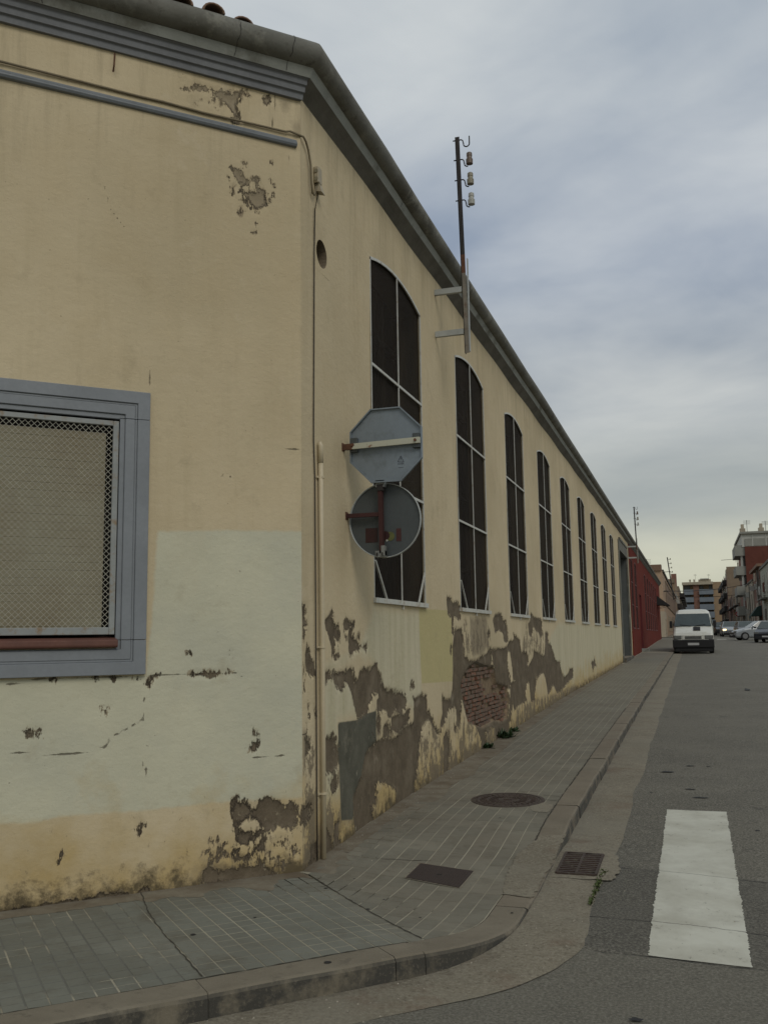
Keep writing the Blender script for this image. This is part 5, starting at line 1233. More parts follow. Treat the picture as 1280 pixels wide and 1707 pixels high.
m = MB(); m.box(RX-.1, RX+.35, RD[0]+.1, RD[1]-.4, -1.0, float(gz(52.5))+.14); m.build('doorstep', 'pale_cement', rb)
m = MB(); m.prism([(0, 4.138), (.05, 4.185), (.098, 4.234), (.128, 4.302), (.11, 4.307), (.16, 4.32), (.205, 4.36), (.218, 4.42), (.19, 4.48), (.15, 4.52), (-.3, 4.60), (-.3, 4.138)], lambda u, v: (CX+u, YEND, v), lambda u, v: (CX+u, 85.0, v)); m.build('cornice', 'cement_moulding', rb)
m = MB(); m.add([(CX-.1, YEND, 4.55), (CX-.1, 85, 4.55), (CX-6, 85, 6.0), (CX-6, YEND, 6.0)], [(0, 1, 2, 3)]); m.build('roof', 'terracotta', rb, fix=False)
simple('awning_black', (.018, .018, .018), .8, .2, 5)
aw = thing('awning', (RX, 79, 2.9), 'small black awning projecting from the far end of the red workshop', 'awning')
m = MB(); m.hexa([(RX, 77.5, 2.36), (RX+.95, 77.5, 2.30), (RX+.95, 80.6, 2.30), (RX, 80.6, 2.36), (RX, 77.5, 3.05), (RX+.03, 77.5, 3.05), (RX+.03, 80.6, 3.05), (RX, 80.6, 3.05)]); m.build('canopy', 'awning_black', aw)
for y in (77.7, 80.4): m = MB(); m.bar((RX, y, 2.1), (RX+.85, y, 2.31), .03, .03); m.build('strut', 'dark_iron', aw)

# pavements beyond the cross street
def slab(name, x0, x1, y0, y1, h=.1):
    ys = np.append(np.arange(y0, y1, 6.), y1); xs_ = [x0, x0, x1, x1]; V = np.zeros((len(ys), 4, 3))
    for i, y in enumerate(ys):
        g_ = float(gz(y)); V[i] = [(x0, y, g_-.3), (x0, y, g_), (x1, y, g_), (x1, y, g_-.3)]
    o = grid_obj(name, V, len(ys), 4, 'kerb_stone', smooth=False); tag(o, kind='structure')
    m = MB(); g_ = float(gz(y0)); m.add([(x0, y0, g_-.3), (x1, y0, g_-.3), (x1, y0, g_), (x0, y0, g_)], [(0, 1, 2, 3)]); m.build('kerb_face', 'kerb_stone', o, fix=False); return o
slab('pavement', -40, KX, 95.2, 345)
slab('pavement', 5.7, 30, 98, 345)
slab('pavement', 5.7, 30, -30, 84)

# ================================================================== FAR BUILDINGS
simple('peach_render', (.40, .28, .185), .9, .08, .6, bump=.2, dirt=(.33, .24, .16))
simple('peach_pale', (.40, .34, .25), .9, .1, .6); simple('peach_panel', (.245, .17, .115), .9, .1, .6)
simple('tan_render', (.20, .155, .105), .9, .15, .5, dirt=(.16, .12, .08)); simple('ochre_brick', (.27, .19, .115), .9, .12, .7)
simple('pink_brick', (.20, .105, .075), .9, .12, .7); simple('balcony_blue', (.145, .17, .195), .7, .1, .8); simple('balcony_grey', (.24, .24, .21), .8, .1, .8)
simple('red_brick_far', (.125, .046, .034), .95, .15, .8, spec=.15, dirt=(.10, .038, .028)); simple('far_white', (.42, .42, .38), .7, .1, 1); simple('far_cream', (.36, .315, .235), .9, .12, .8, dirt=(.25, .21, .16))
simple('far_glass', (.022, .025, .028), .3, .2, 1); simple('far_dark', (.03, .027, .024), .8, .3, 1.5); simple('far_green', (.020, .05, .04), .8, .15, 1); simple('greenish_render', (.33, .34, .275), .9, .1, .7)
def fbox(parent, name, mat, *b): return MB().box(*b).build(name, mat, parent)
def window_on(parent, face, u0, u1, z0, z1, X, mat='far_glass', fr='far_white', depth=.18):
    """window on a facade: face 'x' = plane x=X looking at the street (+1 -> faces +x), 'y' = plane y=X facing the camera"""
    m = MB()
    sgn = 1 if face == 'x+' else -1
    if face[0] == 'x':
        m.box(X-.03*sgn if sgn > 0 else X, X+.04 if sgn > 0 else X+.03, u0-.08, u0, z0-.08, z1+.08); m.box(min(X-.03, X+.04*sgn), max(X+.03, X+.04*sgn), u1, u1+.08, z0-.08, z1+.08)
        m.box(min(X-.03, X+.04*sgn), max(X+.03, X+.04*sgn), u0, u1, z1, z1+.08); m.box(min(X-.03, X+.08*sgn), max(X+.03, X+.08*sgn), u0-.1, u1+.1, z0-.1, z0)
        w = m.build('window', fr, parent); g = MB().box(X-.02, X+.02, u0, u1, z0, z1).build('pane', mat, w)
    else:
        m.box(u0-.08, u0, X-.05, X+.03, z0-.08, z1+.08); m.box(u1, u1+.08, X-.05, X+.03, z0-.08, z1+.08); m.box(u0, u1, X-.05, X+.03, z1, z1+.08); m.box(u0-.1, u1+.1, X-.09, X+.03, z0-.1, z0)
        w = m.build('window', fr, parent); g = MB().box(u0, u1, X-.02, X+.02, z0, z1).build('pane', mat, w)
    return w
# peach warehouse on the left
pb = thing('peach_warehouse', (-2.64, 97, -.2), 'peach rendered warehouse with a big recessed panel, on the corner beyond the red workshop', 'building')
PX = -2.64
m = MB(); m.box(-16, PX, 97, 172, -1.2, 6.25); m.build('wall', 'peach_render', pb)
fbox(pb, 'plinth', 'peach_pale', -16, PX+.03, 96.95, 104, -1.2, 2.3)
m = MB(); m.add([(-16, 96.9, 6.7), (PX+.1, 96.9, 6.7), (PX+.1, 97.4, 6.7), (-16, 97.4, 6.7)], [(0, 1, 2, 3)]); 
fbox(pb, 'parapet', 'terracotta', -16, PX-.05, 96.8, 98.4, 6.25, 6.85)
m = MB(); m.box(PX-.1, PX+.12, 98, 172, 6.2, 6.42); m.build('eaves', 'cement_moulding', pb)
m = MB(); m.prism([(-2.0+PX-8, 6.4), (PX+.1, 6.3), (PX+.1, 6.42), (PX-10, 8.0)], lambda u, v: (u, 98.4, v), lambda u, v: (u, 172, v)); m.build('roof', 'terracotta', pb)
m = MB(); m.box(PX-.01, PX+.03, 106.5, 168, 3.2, 5.6); m.build('recessed_panel', 'peach_panel', pb)
m = MB(); m.box(PX, PX+.07, 106.3, 106.5, 3.1, 5.7); m.box(PX, PX+.07, 106.3, 168, 5.6, 5.7); m.box(PX, PX+.07, 106.3, 168, 3.08, 3.2); m.build('panel_edge', 'tan_render', pb)
for k in range(5): window_on(pb, 'x+', 112+k*5, 113.6+k*5, .6, 2.1, PX, fr='far_cream')
for k in range(2): window_on(pb, 'x+', 99+k*2, 99.7+k*2, .3, 1.5, PX+.03, fr='far_cream')
m = MB(); m.box(-4.0, -3.9, 96.8, 96.85, 3.0, 3.2); m.build('wall_lamp', 'far_white', pb)
for y, lb in ((95.8, 'leaning insulator post on the corner of the peach warehouse, farthest of the three'),):
    t = thing('insulator_pole', (PX+.4, y+1.4, 4.5), lb, 'utility pole', 'iron insulator poles bracketed to the walls')
    m = MB(); m.bar((PX+.95, y+1.4, 3.4), (PX+.55, y+1.4, 7.55), .1, .1, (0, 1, 0)); m.build('upper_post', 'dark_iron', t)
    for z_ in (4.2, 6.1): m = MB(); m.bar((PX, y+1.4, z_), (PX+.8, y+1.4, z_+.05), .05, .05); m.build('wall_arm', 'dark_iron', t)
    for k in range(4):
        z_ = 7.35-k*.42; x_ = PX+.60+.10*(7.4-z_)/1.0; m = MB(); m.bar((x_, y+1.4, z_), (x_+.2, y+1.4, z_-.02), .03, .03); m.build('hook', 'dark_iron', t)
        m = MB(); m.lathe((x_+.22, y+1.4, z_-.05), [(.05, 0), (.06, .05), (.04, .1), (.04, .15)], 8); m.build('insulator', 'porcelain_olive', t)
# block behind the warehouse
b2 = thing('tan_block', (-2.7, 175, .4), 'tan rendered block rising behind the peach warehouse, with a square chimney', 'building')
fbox(b2, 'wall', 'ochre_brick', -14, -2.75, 174, 235, -.5, 9.2); fbox(b2, 'front_parapet', 'tan_render', -14, -2.7, 173.8, 174.2, 9.0, 9.7)
fbox(b2, 'roof_hut', 'peach_pale', -9.5, -4.6, 176, 186, 9.2, 10.5)
for k in range(9): window_on(b2, 'x+', 178+k*6.2, 180.5+k*6.2, 6.0, 7.6, -2.75); window_on(b2, 'x+', 178+k*6.2, 180.5+k*6.2, 2.4, 4.1, -2.75)
for k in range(3): m = MB(); m.box(-2.7, -1.9, 190+k*14, 196+k*14, 5.0, 5.9); m.build('balcony', 'far_dark', b2)
fbox(b2, 'chimney', 'pink_brick', -4.0, -2.9, 212, 213, 9.2, 12.9)
b3 = thing('balcony_block', (-2.7, 240, 1), 'narrow far block with dark cluttered balconies on the left side of the street end', 'building')
fbox(b3, 'wall', 'tan_render', -14, -2.8, 238, 340, 0, 11.5)
for f_ in range(3):
    for k in range(5): m = MB(); m.box(-2.8, -1.7, 242+k*19, 254+k*19, 3.2+f_*2.9, 4.2+f_*2.9); m.build('balcony', 'far_dark', b3)
# apartment block closing the street
eb = thing('apartment_block', (3, 350, 2), 'brick apartment block with blue-grey balconies closing the end of the street', 'building')
EY = 350.
def ex(px): d_ = ray(px, 1010); return d_[0]*EY/d_[1]
def ez(py): d_ = ray(1168, py); return d_[2]*EY/d_[1]
fbox(eb, 'left_wall', 'ochre_brick', ex(1139), ex(1156.5), EY+2.2, EY+16, 0, ez(971))
fbox(eb, 'pillar_wall', 'pink_brick', ex(1156.5), ex(1166), EY, EY+16.1, 0, ez(971)+.01)
fbox(eb, 'middle_wall', 'ochre_brick', ex(1166), ex(1189), EY+2.2, EY+16.2, 0, ez(971)+.02)
fbox(eb, 'right_wall', 'ochre_brick', ex(1189), ex(1215), EY-.5, EY+16.3, 0, ez(971)+.05)
fbox(eb, 'roof_edge', 'far_cream', ex(1138), ex(1190), EY-1.0, EY+2, ez(974.5), ez(971.5)+.3)
for (y0_, y1_) in ((982.5, 991), (995.5, 1003.5), (1007.5, 1017), (1020, 1030), (1033, 1042)):
    for (xa, xb) in ((1140.5, 1156.4), (1165.9, 1190)):
        m = MB(); m.box(ex(xa), ex(xb)-.02, EY-.9, EY-.75, ez(y1_), ez(y0_)); m.box(ex(xa), ex(xb)-.02, EY-.75, EY+2.2, ez(y1_)-.0, ez(y1_)+.2); m.build('balcony', 'balcony_blue', eb)
for (y0_, y1_) in ((976, 981), (989.5, 993.5), (1002, 1006), (1015.5, 1019), (1028, 1032)):
    for (xa, xb) in ((1141, 1152), (1167, 1172), (1174, 1181)) if y0_ > 1000 else ((1141, 1151), (1167, 1173), (1183, 1189)):
        window_on(eb, 'y', ex(xa), ex(xb), ez(y1_)-.4, ez(y0_), EY+2.2, fr='far_dark')
fbox(eb, 'penthouse', 'far_cream', ex(1166), ex(1187), EY+3, EY+12, ez(971), ez(965)); fbox(eb, 'penthouse_roof', 'far_white', ex(1169), ex(1184), EY+2.5, EY+12.5, ez(965), ez(963.5))
for px_ in (1150.5, 1157.5): fbox(eb, 'chimney', 'far_cream', ex(px_), ex(px_+2.4), EY+4, EY+5, ez(971), ez(965)); fbox(eb, 'chimney_cap', 'far_cream', ex(px_-.5), ex(px_+2.9), EY+3.9, EY+5.1, ez(965.5), ez(964.6))
m = MB(); m.bar((ex(1143), EY+4, ez(971)), (ex(1143), EY+4, ez(966.5)), .25, .25); m.build('vent_pipe', 'far_dark', eb)
# right-hand side
RXF = 7.3
t1 = thing('tan_tenement', (RXF, 215, .9), 'tall tan tenement with a blank side wall and stacked dark balconies, far right side', 'building')
fbox(t1, 'party_wall', 'tan_render', RXF, 22, 215, 216, -.5, 14.2); fbox(t1, 'stair_tower', 'far_cream', RXF-.05, 8.6, 217, 222, 12, 13.8)
fbox(t1, 'front_wall', 'pink_brick', RXF-.02, 22, 216, 270, -.5, 12.6)
for f_ in range(4):
    for k in range(4): m = MB(); m.box(RXF-.8, RXF, 219+k*12, 227+k*12, 2.2+f_*2.8, 3.2+f_*2.8); m.build('balcony', 'far_dark', t1); window_on(t1, 'x-', 220+k*12, 224+k*12, 3.4+f_*2.8, 4.7+f_*2.8, RXF-.02)
m = MB(); m.bar((RXF-.3, 220, 12.5), (RXF-.3, 220, 16.2), .1, .1); m.bar((RXF-.8, 220, 16), (RXF+1.6, 220, 16.1), .08, .08); m.build('aerial', 'dark_iron', t1)
t4 = thing('narrow_houses', (RXF, 168, .5), 'row of narrow weathered houses between the red block and the tan tenement', 'building')
for y0_, y1_, h_, mt in ((166, 180, 7.6, 'far_cream'), (180, 194, 8.4, 'ochre_brick'), (194, 214.8, 7.2, 'pink_brick')):
    m = MB(); m.box(RXF, 18, y0_, y1_-.01, -.5, h_); m.build('wall', mt, t4)
    for f_ in range(2): window_on(t4, 'x-', y0_+3, y0_+5, 2.2+f_*2.7, 4+f_*2.7, RXF); window_on(t4, 'x-', y0_+9, y0_+11, 2.2+f_*2.7, 4+f_*2.7, RXF); m = MB(); m.box(RXF-.7, RXF, y0_+2, y0_+12, 1.9+f_*2.7, 2.05+f_*2.7); m.build('balcony', 'far_dark', t4)
t2 = thing('red_brick_block', (RXF, 145, .2), 'four storey red brick block with pale solid balconies and white corner columns', 'building')
RB = 145.; 
fbox(t2, 'side_wall', 'red_brick_far', RXF+.25, 22, RB, RB+1, -.5, 12.35); fbox(t2, 'front_wall', 'pink_brick', RXF+.2, 21, RB+1, RB+20, -.5, 12.3)
fbox(t2, 'attic_wall', 'far_white', RXF-.1, 22.1, RB+.2, RB+20, 12.35, 14.2); fbox(t2, 'attic_roof', 'balcony_grey', RXF-.3, 22.3, RB-.2, RB+20.2, 14.2, 14.5)
for x_ in (8.6, 10.4, 12.2): fbox(t2, 'attic_post', 'far_white', x_, x_+.12, RB+.08, RB+.2, 12.4, 14.1)
fbox(t2, 'attic_glazing', 'balcony_grey', RXF+.3, 22, RB+.1, RB+.21, 12.45, 13.5)
for x_ in (7.1, 9.6):
    fbox(t2, 'chimney', 'far_cream', x_, x_+.75, RB+1, RB+2, 14.5, 15.1); fbox(t2, 'chimney_pot', 'far_cream', x_+.17, x_+.58, RB+1.1, RB+1.8, 15.1, 15.7)
for z0_, z1_ in ((11.1, 12.6), (8.35, 9.6), (5.5, 6.75), (2.6, 3.9)):
    m = MB(); m.box(RXF-1.1, RXF+.28, RB+.3, RB+9, z0_, z1_); m.build('balcony', 'balcony_grey', t2)
for z0_, z1_ in ((9.6, 11.1), (6.75, 8.35), (3.9, 5.5)):
    m = MB(); m.box(RXF-.35, RXF-.05, RB+.6, RB+.9, z0_, z1_); m.build('corner_column', 'far_white', t2); fbox(t2, 'opening', 'far_dark', RXF+.1, RXF+.249, RB+.4, RB+6, z0_, z1_)
fbox(t2, 'lower_wall', 'balcony_grey', RXF-.2, RXF+.3, RB-.2, RB+10, -.4, 2.6)
t5 = thing('cream_house', (RXF, 128, -.2), 'small cream house with tall narrow dark openings below the red brick block', 'building')
fbox(t5, 'wall', 'far_cream', RXF, 18, 128, 144.7, -.8, 6.6)
for k in range(3): fbox(t5, 'tall_opening', 'far_dark', RXF-.03, RXF+.02, 130.5+k*4.6, 131.4+k*4.6, .6, 5.0)
fbox(t5, 'coping', 'cement_moulding', RXF-.08, 18, 127.9, 144.6, 6.6, 6.8)
t6 = thing('gabled_house', (RXF, 113, -.3), 'narrow dark weathered house with a green awning over its door', 'building')
fbox(t6, 'wall', 'pink_brick', RXF+.1, 18, 113, 127.8, -.8, 7.4); fbox(t6, 'pale_strip', 'far_cream', RXF+.02, RXF+.12, 119, 124, -.6, 3.6)
fbox(t6, 'pipe_column', 'far_white', RXF-.1, RXF+.1, 117, 117.6, 3.4, 7.2); fbox(t6, 'roof_edge', 'terracotta', RXF-.3, 18, 112.9, 127.9, 7.4, 7.7)
for k in range(2): window_on(t6, 'x-', 114.5+k*6, 116+k*6, 4.0, 6.0, RXF+.1)
a6 = thing('awning', (RXF, 118, 2.2), 'dark green scalloped awning over a doorway on the right side of the street', 'awning')
m = MB(); m.hexa([(RXF-1.1, 115.5, 2.0), (RXF+.1, 115.5, 2.0), (RXF+.1, 119.5, 2.0), (RXF-1.1, 119.5, 2.0), (RXF-.35, 115.5, 3.0), (RXF+.1, 115.5, 3.2), (RXF+.1, 119.5, 3.2), (RXF-.35, 119.5, 3.0)]); m.build('canopy', 'far_green', a6)
m = MB(); m.box(RXF-1.12, RXF-1.06, 115.5, 119.5, 1.75, 2.02); m.build('valance', 'far_green', a6)
t7 = thing('greenish_house', (RXF, 99, -.3), 'pale greenish rendered house at the right edge of the view', 'building')
fbox(t7, 'wall', 'greenish_render', RXF, 18, 99, 112.8, -.8, 6.9); fbox(t7, 'coping', 'cement_moulding', RXF-.12, 18, 98.9, 112.85, 6.9, 7.15)
m = MB(); m.box(RXF-.6, RXF, 104, 110, 3.5, 3.65); m.build('balcony_slab', 'cement_moulding', t7)
for k in range(2): window_on(t7, 'x-', 101+k*6, 103+k*6, 4.1, 6.1, RXF); window_on(t7, 'x-', 101+k*6, 103+k*6, .9, 2.6, RXF)
ts = thing('road_sign', (6.6, 150, .3), 'round red and white no-entry sign among the far facades', 'sign')
MB().bar((6.3, 150, .1), (6.3, 150, 2.9), .08, .08).build('post', 'bare_steel', ts)
simple('signal_red', (.30, .02, .02), .5, .05, 5)
MB().cyl((6.3, 149.9, 2.9), (0, 1, 0), .38, .04, 20).build('disc', 'signal_red', ts); MB().box(6.05, 6.55, 149.84, 149.88, 2.83, 2.97).build('white_bar', 'far_white', ts)
for t_, y0_, y1_, h_, n_ in ((t4, 168, 212, 6.5, 9), (t5, 130, 143, 6, 4), (t6, 114, 126, 6.5, 4), (t7, 100, 111, 6, 3), (t1, 218, 262, 11, 8), (t2, 147, 163, 11, 5)):
    rc = random.Random(int(y0_))
    for k in range(n_):
        y_ = rc.uniform(y0_, y1_); z_ = rc.uniform(2.6, h_); q = rc.random()
        if q < .4: m = MB(); m.box(RXF-.42, RXF+.02, y_, y_+.9, z_, z_+.62); o = m.build('air_conditioner', 'far_white', t_); MB().cyl((RXF-.43, y_+.45, z_+.31), (1, 0, 0), .24, .02, 12).build('fan_grille', 'far_dark', o)
        elif q < .7: m = MB(); m.tube([(RXF-.1, y_, -.3), (RXF-.1, y_, h_+.8)], .06, 6); m.build('drainpipe', 'cement_moulding', t_)
        else: m = MB(); m.box(RXF-.5, RXF-.4, y_, y_+1.6, z_, z_+.9); m.build('hung_laundry', rc.choice(['far_white', 'balcony_blue', 'peach_pale', 'red_brick_far']), t_)
for t_, x_, y_, z_ in ((t2, 8.3, 150, 14.5), (t2, 11, 152, 14.5), (t5, 8.5, 135, 6.8), (t6, 9, 118, 7.7), (eb, 1.5, 355, 19), (eb, 6, 357, 19), (b2, -6, 190, 9.2), (pb, -5, 120, 7), (t1, 10, 225, 14.2)):
    m = MB(); m.bar((x_, y_, z_-.6), (x_, y_, z_+2.2), .06, .06, (0, 1, 0))
    for k in range(4): m.bar((x_-.5, y_, z_+2.1-k*.16), (x_+.5, y_, z_+2.1-k*.16), .03, .03, (0, 1, 0))
    m.build('aerial', 'dark_iron', t_)
# cables over the street
def wire_(pts, r, lab):
    o = MB().tube(pts, r, 5).build('overhead_cable', 'dark_iron'); tag(o, lab, 'cable', 'cables strung over the street')
def sag(a, b, s_, n=14): return [tuple(np.array(a)*(1-k/n)+np.array(b)*k/n+np.array([0, 0, -s_*4*(k/n)*(1-k/n)])) for k in range(n+1)]
wire_(sag((PX, 100, 4.4), (RXF, 127, 6.3), .35), .035, 'cable sagging across the street from the peach warehouse to the right-hand houses')
wire_(sag((PX, 150, 5.8), (RXF, 160, 6.2), .3), .035, 'farther thin cable crossing the street in front of the apartment block')
wire_(sag((PX+.3, 97, 4.3), (PX+.3, 170, 6.0), .2), .03, 'cable running along the front of the peach warehouse')

# ================================================================== VEHICLES
simple('van_white', (.60, .61, .55), .35, .06, 2, bump=0, dirt=(.50, .50, .43)); simple('car_black_plastic', (.009, .009, .010), .75, .15, 5); simple('car_glass', (.045, .062, .062), .12, .2, 3, bump=0)
simple('lamp_glass', (.13, .135, .13), .2, .2, 12); simple('tyre', (.012, .012, .012), .9, .1, 10); simple('hub', (.22, .22, .22), .4, .1, 10, metal=.5)
simple('silver_paint', (.30, .32, .33), .3, .06, 3, metal=.3, bump=0); simple('dark_paint', (.020, .024, .030), .25, .1, 3, bump=0); simple('grey_paint', (.12, .125, .13), .3, .1, 3, bump=0); simple('blue_paint', (.04, .06, .11), .3, .1, 3, bump=0)
simple('plate_grey', (.42, .43, .42), .6, .05, 20); simple('inside_pale', (.25, .30, .28), .5, .1, 5)
t = NT('lit_lamp'); t.set(t.b.inputs['Base Color'], (.9, .8, .5)); t.set(t.b.inputs['Emission Color'], (1., .70, .30)); t.b.inputs['Emission Strength'].default_value = 3.2
def loft(secs):        # list of rings (same count) -> MB
    m = MB(); n = len(secs[0]); vs = [p for s_ in secs for p in s_]
    fs = [(i*n+k, i*n+(k+1) % n, (i+1)*n+(k+1) % n, (i+1)*n+k) for i in range(len(secs)-1) for k in range(n)]
    m.add(vs, fs+[tuple(range(n))[::-1], tuple((len(secs)-1)*n+k for k in range(n))]); return m
def wheel(parent, x, y, r, w, name='wheel'):
    m = MB(); m.tube([(x-w/2, y, r), (x-w/2+.03, y, r), (x+w/2-.03, y, r), (x+w/2, y, r)], [r*.93, r, r, r*.93], 20); o = m.build(name, 'tyre', parent)
    for s_ in (-1, 1): mm = MB(); mm.cyl((x+s_*(w/2+.004), y, r), (1, 0, 0), r*.62, .02, 14); mm.build('rim', 'hub', o)
    return o
# -- the white van, nose towards the camera (front at local -y)
van = thing('parked_van', (0, 0, 0), 'white delivery van with a big black bumper parked facing the camera by the left kerb', 'van', rz=1e-9)
def vsec(y, zb, zt, hw, hwt, rr=.08):
    return [(-hw+.04, y, zb), (-hw, y, zb+.1), (-hw, y, (zb+zt)*.55), (-hwt, y, zt-rr), (-hwt+rr*1.2, y, zt-.01), (-hwt*.5, y, zt+.015), (0, y, zt+.02), (hwt*.5, y, zt+.015), (hwt-rr*1.2, y, zt-.01), (hwt, y, zt-rr), (hw, y, (zb+zt)*.55), (hw, y, zb+.1), (hw-.04, y, zb)]
van_secs = [vsec(-.02, .45, .92, .94, .93), vsec(.05, .42, 1.05, .97, .95), vsec(.55, .42, 1.32, .98, .93), vsec(.62, .42, 1.38, .98, .93), vsec(1.20, .42, 2.02, .98, .84, .1), vsec(1.45, .42, 2.18, .98, .82, .12), vsec(2.2, .42, 2.24, .98, .83, .12), vsec(5.3, .42, 2.24, .98, .83, .12), vsec(5.5, .45, 2.16, .96, .80, .12)]
b_ = loft(van_secs).build('body', 'van_white', van); bevel(b_, .02, 2)
m = MB(); m.hexa([(-.90, .56, 1.385), (.90, .56, 1.385), (.90, .66, 1.37), (-.90, .66, 1.37), (-.80, 1.16, 2.02), (.80, 1.16, 2.02), (.80, 1.22, 2.0), (-.80, 1.22, 2.0)]); m.build('windscreen', 'car_glass', van)
m = MB(); m.hexa([(-.5, .64, 1.50), (.5, .64, 1.50), (.5, .66, 1.5), (-.5, .66, 1.5), (-.45, .95, 1.86), (.45, .95, 1.86), (.45, .97, 1.86), (-.45, .97, 1.86)]) if False else m.box(-.15, .22, .60, .66, 1.385, 1.405); m.build('dashboard_paper', 'inside_pale', van)
for s_ in (-1, 1):
    m = MB(); m.bar((s_*.1, .545, 1.39), (s_*.62, .60, 1.47), .02, .02); m.build('wiper', 'car_black_plastic', van)
    m = MB(); m.box(min(s_*.983, s_*.975), max(s_*.983, s_*.975), .95, 1.75, 1.40, 1.88); m.build('side_window', 'car_glass', van)
    m = MB(); m.box(min(s_*1.0, s_*1.14), max(s_*1.0, s_*1.14), .72, .82, 1.30, 1.66); o = m.build('wing_mirror', 'car_black_plastic', van); bevel(o, .02)
    m = MB(); m.box(min(s_*.56, s_*.93), max(s_*.56, s_*.93), -.055, .0, .74, .92); o = m.build('headlight', 'lamp_glass', van); bevel(o, .015)
    m = MB(); m.box(min(s_*.935, s_*.96), max(s_*.935, s_*.96), -.04, .06, .74, .92); m.build('indicator', 'sticker_red_light', van)
    for y in (.85, 4.3): wheel(van, s_*.85, y, .36, .24)
m = MB(); m.box(-1.0, 1.0, -.16, .10, .30, .70); m.box(-1.0, -.72, -.15, .5, .28, .72); m.box(.72, 1.0, -.15, .5, .28, .72); o = m.build('bumper', 'car_black_plastic', van); bevel(o, .04, 2)
m = MB(); m.box(-.5, .5, -.05, .0, .72, .92); g_ = m.build('grille', 'van_white', van)
for z_ in (.75, .80, .85): m = MB(); m.box(-.40, .40, -.065, -.045, z_, z_+.03); m.build('grille_slot', 'car_black_plastic', g_)
m = MB(); m.box(-.27, .27, -.185, -.165, .43, .55); lp = m.build('licence_plate', 'plate_grey', van)
m = MB(); m.box(-.65, .65, -.168, -.162, .20, .225); m.box(-.9, .9, -.1, .1, .12, .30); m.build('skirt', 'car_black_plastic', van)
m = MB(); m.hexa([(.02, .16, 1.19), (.36, .16, 1.19), (.36, .27, 1.12), (.02, .27, 1.12), (.02, .50, 1.345), (.36, .50, 1.345), (.36, .55, 1.30), (.02, .55, 1.30)]); m.build('bonnet_vent', 'car_black_plastic', van)
van.location = (-.05, 51.2, float(zr(0, 51.5))); van.rotation_euler = (math.atan(.013), 0, rad(-1.0))
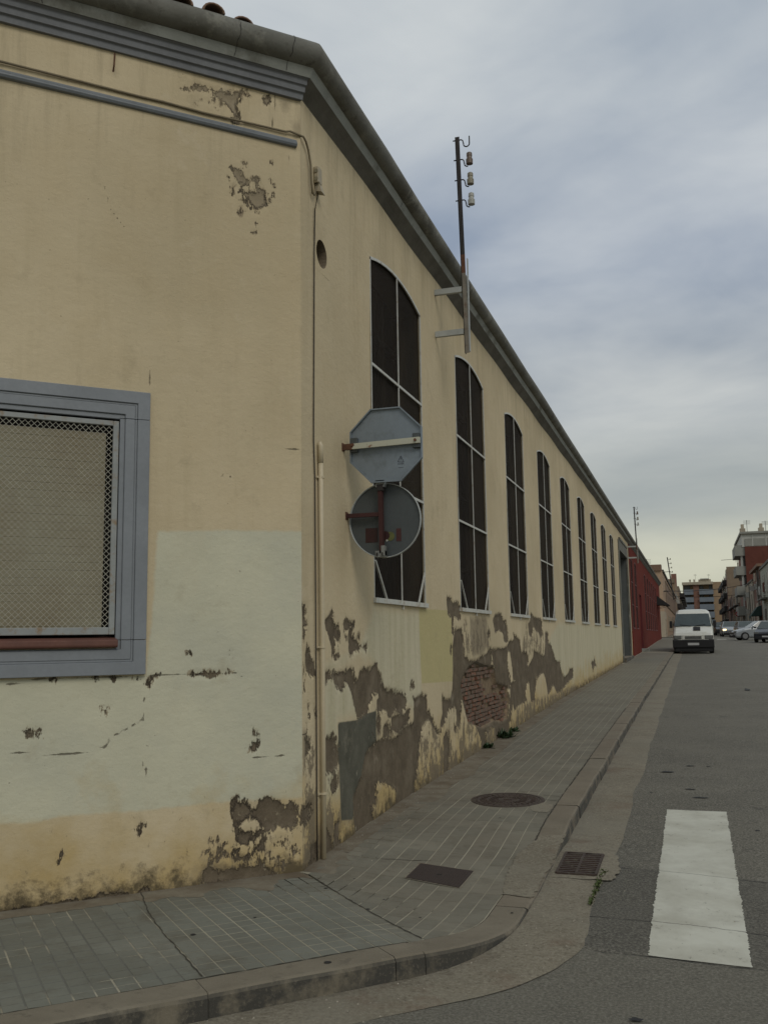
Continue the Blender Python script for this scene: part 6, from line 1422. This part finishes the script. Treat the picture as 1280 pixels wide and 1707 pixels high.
# -- cars, nose at local -y
def make_car(paint, hatch, label, cat, group, lit=False):
    c = thing('car', (0, 0, 0), label, cat, group, rz=1e-9)
    def sec(y, zb, zt, hw, r=.06): return [(-hw+.05, y, zb), (-hw, y, zb+.12), (-hw, y, zt-.12), (-hw+r, y, zt), (0, y, zt+.03), (hw-r, y, zt), (hw, y, zt-.12), (hw, y, zb+.12), (hw-.05, y, zb)]
    s_ = [sec(-2.02, .28, .60, .70), sec(-1.9, .22, .70, .80), sec(-1.3, .20, .86, .85), sec(-.85, .20, .93, .86), sec(.9, .20, .96, .86), sec(1.6, .22, .97, .85), sec(2.0, .28, .90 if hatch else .95, .78)]
    bevel(loft(s_).build('body', paint, c), .02, 2)
    yb = 1.85 if hatch else 1.45; yr = 1.45 if hatch else .95
    m = MB(); m.hexa([(-.80, -.95, .92), (.80, -.95, .92), (.80, yb, .94), (-.80, yb, .94), (-.60, -.18, 1.43), (.60, -.18, 1.43), (.60, yr, 1.42), (-.60, yr, 1.42)]); bevel(m.build('cabin', paint, c), .03, 2)
    def quad(p, nm, off):
        m = MB(); p = [Vector(q) for q in p]; n_ = (p[1]-p[0]).cross(p[3]-p[0]).normalized(); ce = sum(p, Vector())/4; q = [ce+(v-ce)*.90+n_*off for v in p]+[ce+(v-ce)*.90-n_*off for v in p]
        m.hexa([q[0], q[1], q[2], q[3], q[4], q[5], q[6], q[7]]); m.build(nm, 'car_glass', c)
    quad([(-.80, -.95, .92), (.80, -.95, .92), (.60, -.18, 1.43), (-.60, -.18, 1.43)], 'windscreen', .008); quad([(-.80, yb, .94), (.80, yb, .94), (.60, yr, 1.42), (-.60, yr, 1.42)], 'rear_window', .008)
    ym = .3
    for s2 in (-1, 1):
        quad([(s2*.80, -.80, .94), (s2*.80, ym, .94), (s2*.60, ym, 1.42), (s2*.60, -.12, 1.42)], 'side_window', .008); quad([(s2*.80, ym, .94), (s2*.80, yb-.1, .94), (s2*.60, yr-.05, 1.42), (s2*.60, ym, 1.42)], 'side_window', .008)
        m = MB(); m.box(min(s2*.48, s2*.78), max(s2*.48, s2*.78), -2.03, -1.86, .58, .72); o = m.build('headlight', 'lit_lamp' if (lit and s2 == -1) else 'lamp_glass', c); bevel(o, .02)
        m = MB(); m.box(min(s2*.84, s2*1.0), max(s2*.84, s2*1.0), -.75, -.62, .95, 1.07); bevel(m.build('wing_mirror', paint, c), .02)
        for y in (-1.28, 1.28): wheel(c, s2*.77, y, .31, .2)
    m = MB(); m.box(-.5, .5, -2.045, -1.98, .50, .58); m.build('grille', 'car_black_plastic', c); m = MB(); m.box(-.72, .72, -2.06, -1.9, .24, .42); bevel(m.build('bumper', 'car_black_plastic', c), .02)
    m = MB(); m.box(-.25, .25, -2.075, -2.06, .36, .46); m.build('licence_plate', 'plate_grey', c)
    return c
def place(c, x, y, rz=0): c.location = (x, y, float(zr(x, y))+.005); c.rotation_euler = (math.atan(.011), 0, rad(rz))
c1 = make_car('silver_paint', True, 'silver car turned side-on with its nose to the left, crossing behind the dark car', 'car', None); place(c1, 4.75, 78.6, -78)
c2 = make_car('dark_paint', True, 'dark blue car at the right edge of the view, nose towards the camera', 'car', None); place(c2, 5.1, 71.6, -14)
c3 = make_car('silver_paint', True, 'pale car facing the camera with its left headlight glowing yellow', 'car', None, lit=True); place(c3, 3.35, 99, 2)
c4 = make_car('grey_paint', True, 'pale grey hatchback behind the silver side-on car', 'car', None); place(c4, 4.35, 90, 4)
for i, (x, y, src) in enumerate(((3.0, 112, c2), (2.9, 119, c4), (3.0, 127, c2), (2.9, 137, c2), (3.0, 149, c4), (2.95, 163, c2), (2.9, 180, c4))):
    c = copy_tree(src); place(c, x, y, 2)
    c['label'] = ['dark car first in the parked row behind the car with the lit headlight', 'grey car second in the distant parked row', 'dark car third in the distant parked row', 'dark car fourth in the distant parked row', 'grey car fifth in the distant parked row', 'dark car sixth in the distant parked row', 'grey car at the far end of the distant parked row'][i]; c['group'] = 'cars parked in the distant row on the right'
